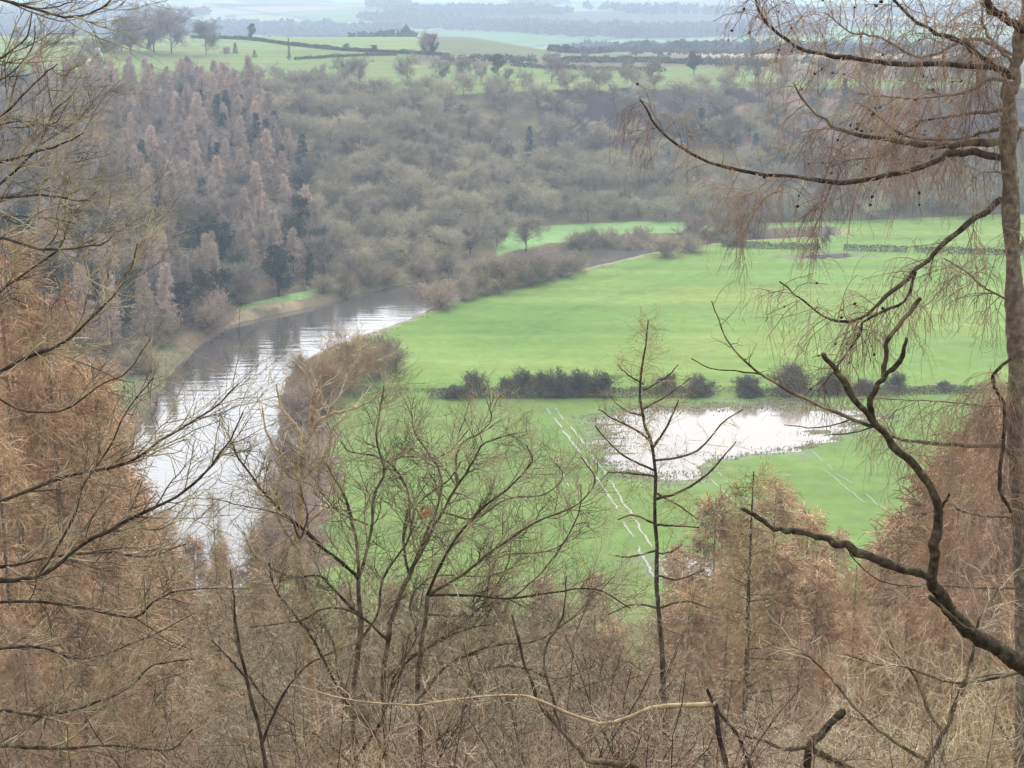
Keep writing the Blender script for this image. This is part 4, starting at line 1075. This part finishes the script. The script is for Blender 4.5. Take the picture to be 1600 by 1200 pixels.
close_tree('bare_tree', 'tree', 'thin pale-barked tree with two bleached broken tips before the river bank', (gx[0], Y, ground_z(gx[0], Y) - .3), p_tr, p_b,
           [dict(n=9, t0=.2, L=.7, ang=(25, 60), K=6, up=.06, wob=.18, r0=.010, rk=.6, taper=.4), dict(n=4, t0=.1, L=.36, ang=(25, 65), K=4, up=.04, wob=.22, r0=.005, rk=.7)],
           M['bark_pale'], M['twig_pale'], 70, None, (3, 2), None)

# -- tree outside the left edge, its boughs reach in
Y = 15.0
l_tr = [bough([(-420, 1900), (-400, 1400), (-380, 1000), (-370, 700), (-360, 400), (-330, 100), (-320, -200)], Y, Y, 34, 8, 24)]
L = [([(-370, 1040), (-200, 960), (-60, 912), (60, 900), (130, 850), (200, 815), (300, 760), (350, 700), (380, 645)], -.5, -1, 13, 1.5),
     ([(-370, 960), (-180, 860), (-40, 800), (100, 746), (200, 722), (250, 690), (330, 640), (372, 600)], -.5, 0, 11, 1.2),
     ([(-368, 800), (-160, 680), (-30, 600), (40, 560), (100, 535), (160, 480), (200, 430), (215, 380)], 0, -.5, 10, 1.2),
     ([(-370, 1080), (-200, 980), (-40, 942), (100, 945), (210, 965), (240, 940), (290, 922), (390, 920)], -.5, -1.5, 9, 1.3),
     ([(210, 965), (240, 985), (262, 1000), (295, 1014)], -1.2, -1.4, 2.5, 1),
     ([(-375, 1250), (-200, 1160), (-30, 1110), (60, 1118), (130, 1105), (200, 1075), (240, 1040), (300, 1030)], -1, -2, 9, 1.3),
     ([(-380, 1300), (-200, 1200), (-20, 1168), (80, 1170), (180, 1165), (262, 1172), (300, 1140)], -1, -2.5, 11, 1.4),
     ([(-366, 600), (-200, 480), (-60, 410), (0, 372), (60, 390), (150, 382), (175, 370)], -.5, -1.2, 8, 1.2),
     ([(-340, 150), (-180, 40), (-30, 0), (40, 10), (100, 26), (140, 20), (165, 8), (178, -10)], -.5, -1, 7, 1.2),
     ([(-350, 300), (-180, 240), (-30, 200), (20, 165), (60, 125), (90, 100)], 0, -.4, 7, 1.2),
     ([(-350, 330), (-180, 290), (-30, 262), (40, 242), (90, 228), (130, 208)], 0, -.8, 7, 1.2),
     ([(-352, 400), (-180, 340), (-20, 312), (60, 305), (110, 312), (140, 314)], -.3, -.6, 7, 1.1),
     ([(-345, 250), (-200, 160), (-60, 120), (0, 90), (40, 60), (50, 20)], 0, .5, 7, 1.2),
     ([(-360, 500), (-180, 400), (-60, 330), (10, 280), (60, 230), (80, 180), (110, 150)], .2, .8, 8, 1.2),
     ([(-368, 760), (-200, 600), (-60, 500), (20, 440), (90, 390), (110, 340), (150, 300)], .4, 1, 8, 1.1),
     ([(60, 900), (110, 820), (130, 760), (170, 700), (200, 640), (240, 590)], -.6, -.2, 5, 1.1),
     ([(-370, 1000), (-160, 880), (0, 885), (80, 870), (160, 862), (230, 870), (290, 850)], 0, .6, 8, 1.2),
     ([(-30, 600), (30, 640), (100, 640), (160, 600), (200, 580), (240, 520)], -.2, .2, 4, 1.1),
     ([(-376, 1180), (-200, 1060), (-40, 1020), (60, 1010), (130, 1030), (220, 1000), (300, 960)], .3, 1, 8, 1.2),
     ([(-30, 200), (30, 190), (80, 195), (105, 165)], -.3, -.2, 3, 1), ([(-30, 320), (30, 350), (70, 340), (120, 350)], -.3, .2, 3, 1),
     ([(-30, 130), (10, 120), (50, 75), (55, 40)], .1, .2, 3, 1)]
l_b = [bough(p, Y + a, Y + b, w0 * .5, w1 * .8, 22) for p, a, b, w0, w1 in L]
gx = W(-420, 1900, Y)
close_tree('bare_tree', 'tree', 'big bare tree rooted outside the left edge, long mossy boughs reaching in over the river', (gx[0], Y, ground_z(gx[0], Y) - .3), l_tr, l_b,
           [dict(n=24, t0=.32, L=.8, ang=(20, 50), K=7, up=.06, wob=.15, r0=.010, rk=.6, taper=.4, pull=(.06, 0, 0)),
            dict(n=7, t0=.15, L=.4, ang=(25, 60), K=5, up=.05, wob=.2, r0=.0046, rk=.75, taper=.5, pull=(.05, 0, 0)),
            dict(n=3, t0=.15, L=.18, ang=(25, 65), K=4, up=.05, wob=.22, r0=.003, rk=.8, taper=.55)],
           M['bark_dark'], M['twig_moss'], 80, None, (4, 3, 2))

# -- the larch on the right with drooping twigs and small cones
Y = 17.0
r_tr = [bough([(1612, 1700), (1606, 1300), (1602, 1000), (1594, 800), (1588, 600), (1584, 450), (1578, 300), (1575, 180), (1582, 120), (1596, 60), (1606, -60), (1612, -400)], Y, Y, 21, 7.5, 30)]
RB = [([(1590, 130), (1562, 109), (1530, 88), (1495, 60), (1450, 47), (1405, 8), (1388, -12)], 0, -1, 9, 2),
      ([(1575, 112), (1544, 103), (1412, 99), (1319, 90), (1262, 81), (1232, 64), (1202, 41), (1184, 15), (1178, -12)], -.2, -1.2, 7, 2),
      ([(1582, 129), (1544, 124), (1517, 142), (1450, 152), (1394, 152), (1340, 146)], -.3, .3, 5, 1.3),
      ([(1562, 221), (1506, 223), (1476, 227), (1435, 227), (1390, 217), (1337, 210), (1292, 191), (1255, 157), (1240, 130)], 0, .6, 10, 1.3),
      ([(1562, 246), (1520, 238), (1487, 237), (1465, 251), (1412, 270), (1356, 279), (1300, 285), (1210, 274), (1150, 268), (1086, 244), (1045, 217), (1019, 187), (1000, 155)], -.1, -1.2, 9, 1.6),
      ([(1560, 202), (1530, 208), (1506, 217), (1440, 218), (1400, 205), (1370, 180), (1340, 160)], .1, .9, 5, 1.2),
      ([(1564, 311), (1525, 341), (1476, 379), (1427, 427), (1380, 467), (1350, 495), (1300, 500), (1253, 470), (1218, 440)], -.1, -1, 8, 1.3),
      ([(1430, 425), (1413, 470), (1353, 499), (1343, 523), (1310, 570), (1278, 612)], -.6, -.9, 4, 1.2),
      ([(1612, 56), (1574, 30), (1547, 12), (1535, -20)], 0, -.6, 10, 7),
      ([(1580, 95), (1560, 75), (1540, 49), (1533, 10), (1530, -20)], 0, .3, 4, 2),
      ([(1580, 707), (1560, 697), (1467, 693), (1413, 687), (1380, 680)], 0, -.6, 7, 2.5),
      ([(1580, 560), (1554, 583), (1553, 603), (1570, 637), (1567, 697), (1562, 763), (1580, 800)], -.3, -.3, 4, 4),
      ([(1582, 808), (1540, 806), (1507, 800), (1483, 787)], 0, -.5, 4, 1.5),
      ([(1596, 637), (1540, 634), (1480, 628), (1365, 622)], 0, -.8, 2.4, 1),
      ([(1596, 920), (1540, 919), (1460, 916), (1380, 920)], 0, -.5, 3, 1.2),
      ([(1580, 470), (1540, 450), (1510, 425), (1475, 404)], 0, -.6, 3, 1.2),
      ([(1568, 270), (1540, 268), (1520, 280), (1522, 300)], -.2, -.3, 3, 1.2),
      ([(1575, 170), (1500, 180), (1440, 190), (1380, 240), (1330, 250), (1290, 262)], .4, 1.4, 5, 1.1),
      ([(1590, 90), (1520, 60), (1440, 90), (1380, 60), (1330, 50), (1290, 20)], .4, 1.4, 5, 1.2),
      ([(1585, 400), (1620, 360), (1680, 350)], 0, .2, 6, 3), ([(1582, 230), (1600, 200), (1660, 190)], 0, .2, 6, 3),
      ([(1210, 274), (1190, 290), (1170, 305), (1130, 308)], -.8, -.9, 2.2, 1), ([(1225, 295), (1195, 310), (1170, 345), (1155, 375)], -.8, -1, 2, 1),
      ([(1300, 285), (1290, 310), (1280, 340), (1265, 370)], -.6, -.6, 2.4, 1.2)]
r_b = [bough(p, Y + a, Y + b, w0 * .72, w1 * .8, 26) for p, a, b, w0, w1 in RB]
def larch_extra(root, off):
    """the little dark cones, seated along the twigs"""
    r = np.random.default_rng(9)
    P = np.stack([b[0] for b in r_b[:8] + r_b[17:19]]); R = np.stack([b[1] for b in r_b[:8] + r_b[17:19]])
    c, _ = sprout(P, R, 16, .25, 1, .45, None, (40, 90), 5, -.15, .15, .003, r=r)
    tg = MB(); tubes(tg, c - off, np.full(c.shape[:2], .003), 3, r=r); tag(tg.build('twigs', M['bark_dark'], root), kind='stuff')
    me = None
    mb = MB(); nu, nv = 8, 6; V = []
    for j in range(nv + 1):
        f = j / nv; rad = .0125 * math.sin(math.pi * min(f * .93 + .05, 1)) ** .7 * (1 + .12 * (j % 2))
        for i in range(nu): V.append((rad * math.cos(i * 2 * math.pi / nu + j * .4), rad * math.sin(i * 2 * math.pi / nu + j * .4), (f - .5) * .034))
    mb.add(V, [(j * nu + i, j * nu + (i + 1) % nu, (j + 1) * nu + (i + 1) % nu, (j + 1) * nu + i) for j in range(nv) for i in range(nu)])
    me = mb.mesh('larch_cone', M['cone'])
    tip = c[:, 2:].reshape(-1, 3); tip = tip[r.permutation(len(tip))[:95]]
    for q in tip:
        o = bpy.data.objects.new('cone', me); COL.objects.link(o); o.parent = root; o.location = tuple(q - off); o.rotation_euler = tuple(r.uniform(0, 3, 3))
        s = r.uniform(.8, 1.3); o.scale = (s, s, s)
gx = W(1612, 1700, Y)
close_tree('larch_tree', 'larch', 'tall larch trunk at the right edge with drooping twigs and small dark cones', (gx[0], Y, ground_z(gx[0], Y) - .3), r_tr, r_b,
           [dict(n=40, t0=.10, L=.50, ang=(45, 85), K=6, up=-.10, wob=.12, r0=.0055, rk=.6, taper=.5),
            dict(n=7, t0=.1, L=.42, ang=(30, 80), K=6, up=-.42, wob=.12, r0=.0026, rk=.8, taper=.6),
            dict(n=3, t0=.1, L=.13, ang=(30, 70), K=4, up=-.2, wob=.2, r0=.002, rk=.9, taper=.7)],
           M['bark_larch'], M['twig_droop'], 90, None, (4, 3, 2), larch_extra, {0: M['bark_dark'], 1: M['bark_dark'], 4: M['bark_dark'], 6: M['bark_dark'], 7: M['bark_dark'], 11: M['bark_dark'], 8: M['bark_dark'], 21: M['bark_pale'], 22: M['bark_pale'], 3: M['bark_moss']})

# -- the slender larch in the middle distance has its own stem and crooked side branches
Y = 34.0
s_tr = [bough([(1050, 1400), (1040, 1150), (1032, 980), (1027, 900), (1025, 800), (1020, 700), (1002, 640), (1005, 560), (1013, 500)], Y, Y, 6, 1.0, 24)]
s_b = [bough(p, Y + a, Y + b, w0, w1, 12) for p, a, b, w0, w1 in [
    ([(1020, 700), (1040, 670), (1055, 640), (1060, 625)], 0, .2, 2.6, 1), ([(1018, 690), (990, 670), (960, 655), (935, 640)], 0, -.4, 2, 1), ([(1024, 745), (985, 740), (950, 738)], 0, .3, 2.4, 1),
    ([(1024, 780), (1060, 770), (1100, 745), (1130, 715), (1150, 690)], 0, .4, 2.8, 1), ([(1024, 770), (1060, 790), (1090, 812)], 0, .4, 2, 1), ([(1026, 820), (990, 805), (965, 812)], 0, .3, 2, 1),
    ([(1026, 820), (1060, 822), (1092, 824)], 0, -.3, 2, 1), ([(1027, 860), (985, 870), (960, 868)], 0, .3, 2, 1), ([(1027, 865), (1050, 862), (1066, 850)], 0, .3, 2, 1), ([(1028, 900), (1060, 905), (1100, 890)], 0, .3, 2, 1),
    ([(1020, 720), (1060, 715), (1095, 700), (1130, 660), (1160, 640)], 0, -.3, 2.2, 1), ([(1022, 735), (980, 715), (950, 690), (930, 665)], 0, .4, 2, 1), ([(1005, 600), (980, 585), (965, 570)], 0, .2, 1.6, .8), ([(1005, 610), (1040, 590), (1060, 570)], 0, .2, 1.6, .8),
    ([(1003, 640), (1040, 620), (1080, 590)], 0, .2, 1.8, .8), ([(1004, 650), (975, 640), (950, 615)], 0, .2, 1.8, .8), ([(1030, 950), (1070, 940), (1110, 950)], 0, .3, 2, 1), ([(1030, 950), (990, 945), (950, 960)], 0, .3, 2, 1)]]
def spindly_top(root, off):
    r = np.random.default_rng(8); P, R = s_tr[0]; P, R = P[None, 9:], R[None, 9:]
    a = sprout(P, R, 70, .1, 1, 1.0, lambda t: 1.25 - t, (45, 85), 6, .03, .12, .006, r=r)
    b = sprout(*a, 9, .1, 1, .34, None, (30, 75), 4, -.04, .2, .0035, taper_abs=True, taper=.6, r=r)
    c = sprout(*b, 3, .1, 1, .14, None, (30, 75), 3, -.04, .2, .003, taper_abs=True, taper=.6, r=r)
    m = MB()
    for o in (a, b, c): tubes(m, o[0] - off, o[1], 2, r=r)
    tag(m.build('foliage', M['twig_straw'], root), 'feathery straw coloured top')
gx = W(1050, 1400, Y)
close_tree('larch_tree', 'larch', 'spindly larch with a dark crooked stem across the flood pool', (gx[0], Y, ground_z(gx[0], Y) - .3), s_tr, s_b,
           [dict(n=14, t0=.1, L=.55, ang=(35, 80), K=5, up=.0, wob=.16, r0=.007, rk=.7, taper=.5), dict(n=7, t0=.1, L=.28, ang=(30, 80), K=4, up=-.05, wob=.2, r0=.004, rk=.8)],
           M['bark_dark'], M['twig_straw'], 95, None, (3, 2), spindly_top)

# -- the gnarled dead boughs coming in from the right
Y = 9.5
d_tr = [bough([(1980, 2300), (1940, 1900), (1900, 1600), (1860, 1400), (1820, 1260), (1760, 1150)], Y, Y, 50, 24, 20)]
d_b = [bough(p, Y + a, Y + b, w0 * .72, w1 * .72, K) for p, a, b, w0, w1, K in [
    ([(1780, 1180), (1700, 1098), (1600, 1042), (1550, 1008), (1510, 982), (1485, 950), (1462, 922), (1452, 898)], 0, -.3, 24, 13, 24),
    ([(1455, 905), (1461, 850), (1465, 800), (1457, 772), (1435, 730), (1395, 698), (1368, 662), (1325, 610), (1305, 575), (1286, 553)], -.3, -.6, 13, 6, 28),
    ([(1364, 658), (1360, 632), (1366, 608), (1382, 588), (1405, 565), (1413, 545), (1417, 528)], -.5, -.5, 9, 4, 18),
    ([(1380, 592), (1383, 560), (1386, 535), (1402, 512), (1420, 490), (1438, 466)], -.5, -.4, 6, 5, 18),
    ([(1452, 900), (1415, 890), (1375, 875), (1325, 855), (1290, 842), (1250, 832), (1225, 829), (1200, 820), (1180, 805), (1160, 795)], -.3, -.7, 12, 5, 24),
    ([(1362, 667), (1330, 655), (1250, 620), (1190, 585), (1150, 550), (1128, 515), (1112, 470)], -.5, -.9, 5, 1.2, 20),
    ([(1330, 655), (1280, 668), (1225, 664)], -.6, -.7, 2, 1, 10), ([(1362, 668), (1330, 676), (1290, 680)], -.6, -.7, 2, 1, 10),
    ([(1190, 585), (1150, 580), (1110, 575), (1080, 560)], -.8, -.9, 2, 1, 10),
    ([(1463, 800), (1475, 788), (1484, 772)], -.3, -.3, 6, 3, 8), ([(1520, 985), (1500, 975), (1452, 932)], -.25, -.3, 4, 5, 8),
    ([(1325, 855), (1340, 880), (1380, 910), (1440, 917)], -.5, -.4, 2, 1.2, 12)]]
gx = W(1980, 2300, Y)
close_tree('dead_tree', 'tree', 'dead tree outside the right edge, thick dark forked boughs with broken ends', (gx[0], Y, ground_z(gx[0], Y) - .3), d_tr, d_b, None, M['bark_snag'], M['twig_dark'], 110, None, (3, 2), None,
           {3: M['bark_moss'], 5: M['bark_moss']})
rt = bpy.context.scene.objects
# twigs only on the thin living bough of the dead tree
def add_twigs(root, bs, spec, m, seed, sides=(3, 2)):
    r = np.random.default_rng(seed); b = MB(); off = np.array(root.location)
    for o, S in zip(grow_on(bs, spec, r), sides): tubes(b, o[0] - off, o[1], S, r=r)
    b.build('twigs', m, root)
DEAD = [o for o in COL.objects if o.name.startswith('dead_tree')][0]
add_twigs(DEAD, [d_b[5]], [dict(n=14, t0=.2, L=.22, ang=(35, 70), K=6, up=.02, wob=.2, r0=.003, rk=.6), dict(n=4, t0=.2, L=.09, ang=(30, 70), K=4, up=0, wob=.2, r0=.0016)], M['bark_moss'], 3)

# -- low boughs across the bottom of the view
Y = 12.0
def bottom(name, cat, label, foot, boughs, mb_, mt_, seed, twn=10, bm=None):
    bs = [bough(p, Y + a, Y + b, w0, w1, 20) for p, a, b, w0, w1 in boughs]
    F0 = W(foot[0], foot[1], Y)
    t = [bough([foot, ((foot[0] + boughs[0][0][0][0]) / 2 + 15, (foot[1] + boughs[0][0][0][1]) / 2), boughs[0][0][0]], Y, Y + boughs[0][1], boughs[0][3] * 1.3, boughs[0][3] * .9, 14)]
    close_tree(name, cat, label, (F0[0], Y, ground_z(F0[0], Y) - .3), t, bs,
               [dict(n=twn, t0=.2, L=.42, ang=(25, 65), K=6, up=.08, wob=.2, r0=.005, rk=.55, taper=.5), dict(n=6, t0=.1, L=.2, ang=(25, 65), K=4, up=.05, wob=.2, r0=.0028, rk=.8), dict(n=3, t0=.1, L=.1, ang=(25, 65), K=3, up=.05, wob=.2, r0=.002, rk=.8)], mb_, mt_, seed, None, (3, 2, 2), None, bm)
bottom('bare_shrub', 'shrub', 'shrub with the long smooth pale bough dipping across the bottom centre', (1180, 1700),
       [([(1118, 1100), (1070, 1102), (1025, 1105), (985, 1122), (950, 1131), (915, 1125), (875, 1110), (840, 1092), (800, 1087), (750, 1087), (675, 1100), (600, 1100), (552, 1096), (500, 1082), (455, 1070)], 0, .3, 4.5, .8),
        ([(1105, 1077), (1112, 1095), (1128, 1118), (1150, 1145), (1165, 1178), (1180, 1230)], 0, 0, 2.5, 4), ([(950, 1131), (935, 1145), (905, 1165), (865, 1185)], .2, .2, 2, 1.2)], M['bark_dark'], M['twig_plum'], 120, 9, {0: M['bark_pale'], 2: M['bark_pale']})
bottom('bare_shrub', 'shrub', 'shrub with a dark bough turning pale where it bends at the bottom edge', (1100, 1700),
       [([(1060, 1260), (1010, 1210), (985, 1197), (950, 1191), (917, 1187), (900, 1165), (875, 1135), (842, 1097), (820, 1040), (800, 960)], 0, .3, 7, 2.5),
        ([(875, 1135), (860, 1080), (850, 1020), (880, 960), (885, 900)], .2, .4, 3, 1.2)], M['bark_moss'], M['twig_moss'], 121)
bottom('bare_shrub', 'shrub', 'shrub with a dark broken stub pointing up right at the bottom', (1330, 1800),
       [([(1250, 1300), (1262, 1230), (1262, 1172), (1290, 1140), (1318, 1111)], 0, .1, 6, 7), ([(1262, 1168), (1225, 1170), (1195, 1158), (1165, 1150)], 0, .2, 4.5, 2), ([(1270, 1172), (1300, 1188), (1335, 1205)], 0, .1, 6, 6)], M['bark_snag'], M['twig_plum'], 122, 5)
bottom('bare_shrub', 'shrub', 'forked dark sapling with pale side twigs in the bottom right corner', (1450, 1800),
       [([(1430, 1260), (1450, 1190), (1475, 1145), (1500, 1085), (1525, 1060), (1595, 1050)], 0, .1, 6, 1.5), ([(1475, 1145), (1450, 1110), (1430, 1060), (1400, 1020), (1385, 985)], 0, .3, 4, 1.2),
        ([(1500, 1085), (1520, 1020), (1530, 970), (1560, 920)], 0, .2, 4, 1.2), ([(1450, 1190), (1400, 1160), (1340, 1110), (1290, 1050), (1240, 1010)], 0, .2, 4, 1.2), ([(1595, 1050), (1540, 1062), (1480, 1065), (1410, 1040), (1380, 1040), (1320, 1022)], 0, .2, 3, 1.2)],
       M['bark_moss'], M['twig_pale'], 123, 14)
bottom('bare_shrub', 'shrub', 'slim upright sapling with a dark stem left of the centre stems', (440, 1800),
       [([(420, 1260), (410, 1160), (385, 1060), (370, 980), (365, 930), (360, 890)], 0, .1, 4, 1.2), ([(410, 1160), (440, 1090), (480, 1040), (520, 1020)], 0, .2, 3, 1.1), ([(385, 1060), (350, 1020), (330, 1000)], 0, .1, 2.4, 1)], M['bark_dark'], M['twig_plum'], 124, 12)

# ------------------------------------------------------------------ the air
def haze():
    m = bpy.data.materials.new('haze_air'); m.use_nodes = True
    t = m.node_tree; t.nodes.clear()
    o_ = t.nodes.new('ShaderNodeOutputMaterial'); v = t.nodes.new('ShaderNodeVolumePrincipled')
    v.inputs['Color'].default_value = (.66, .80, 1.0, 1)
    v.inputs['Density'].default_value = HAZE
    v.inputs['Anisotropy'].default_value = .3
    t.links.new(v.outputs[0], o_.inputs['Volume'])
    x, y0, y1, z0, z1 = 9600, -260, 9700, -30, 125
    V = [(sx * x, yy, zz) for zz in (z0, z1) for sx, yy in ((-1, y0), (1, y0), (1, y1), (-1, y1))]
    o = MB().add(V, [(3, 2, 1, 0), (4, 5, 6, 7), (0, 1, 5, 4), (1, 2, 6, 5), (2, 3, 7, 6), (3, 0, 4, 7)]).build('haze', m, smooth_shade=False)
    tag(o, kind='stuff')
HAZE = 2.9e-4
haze()
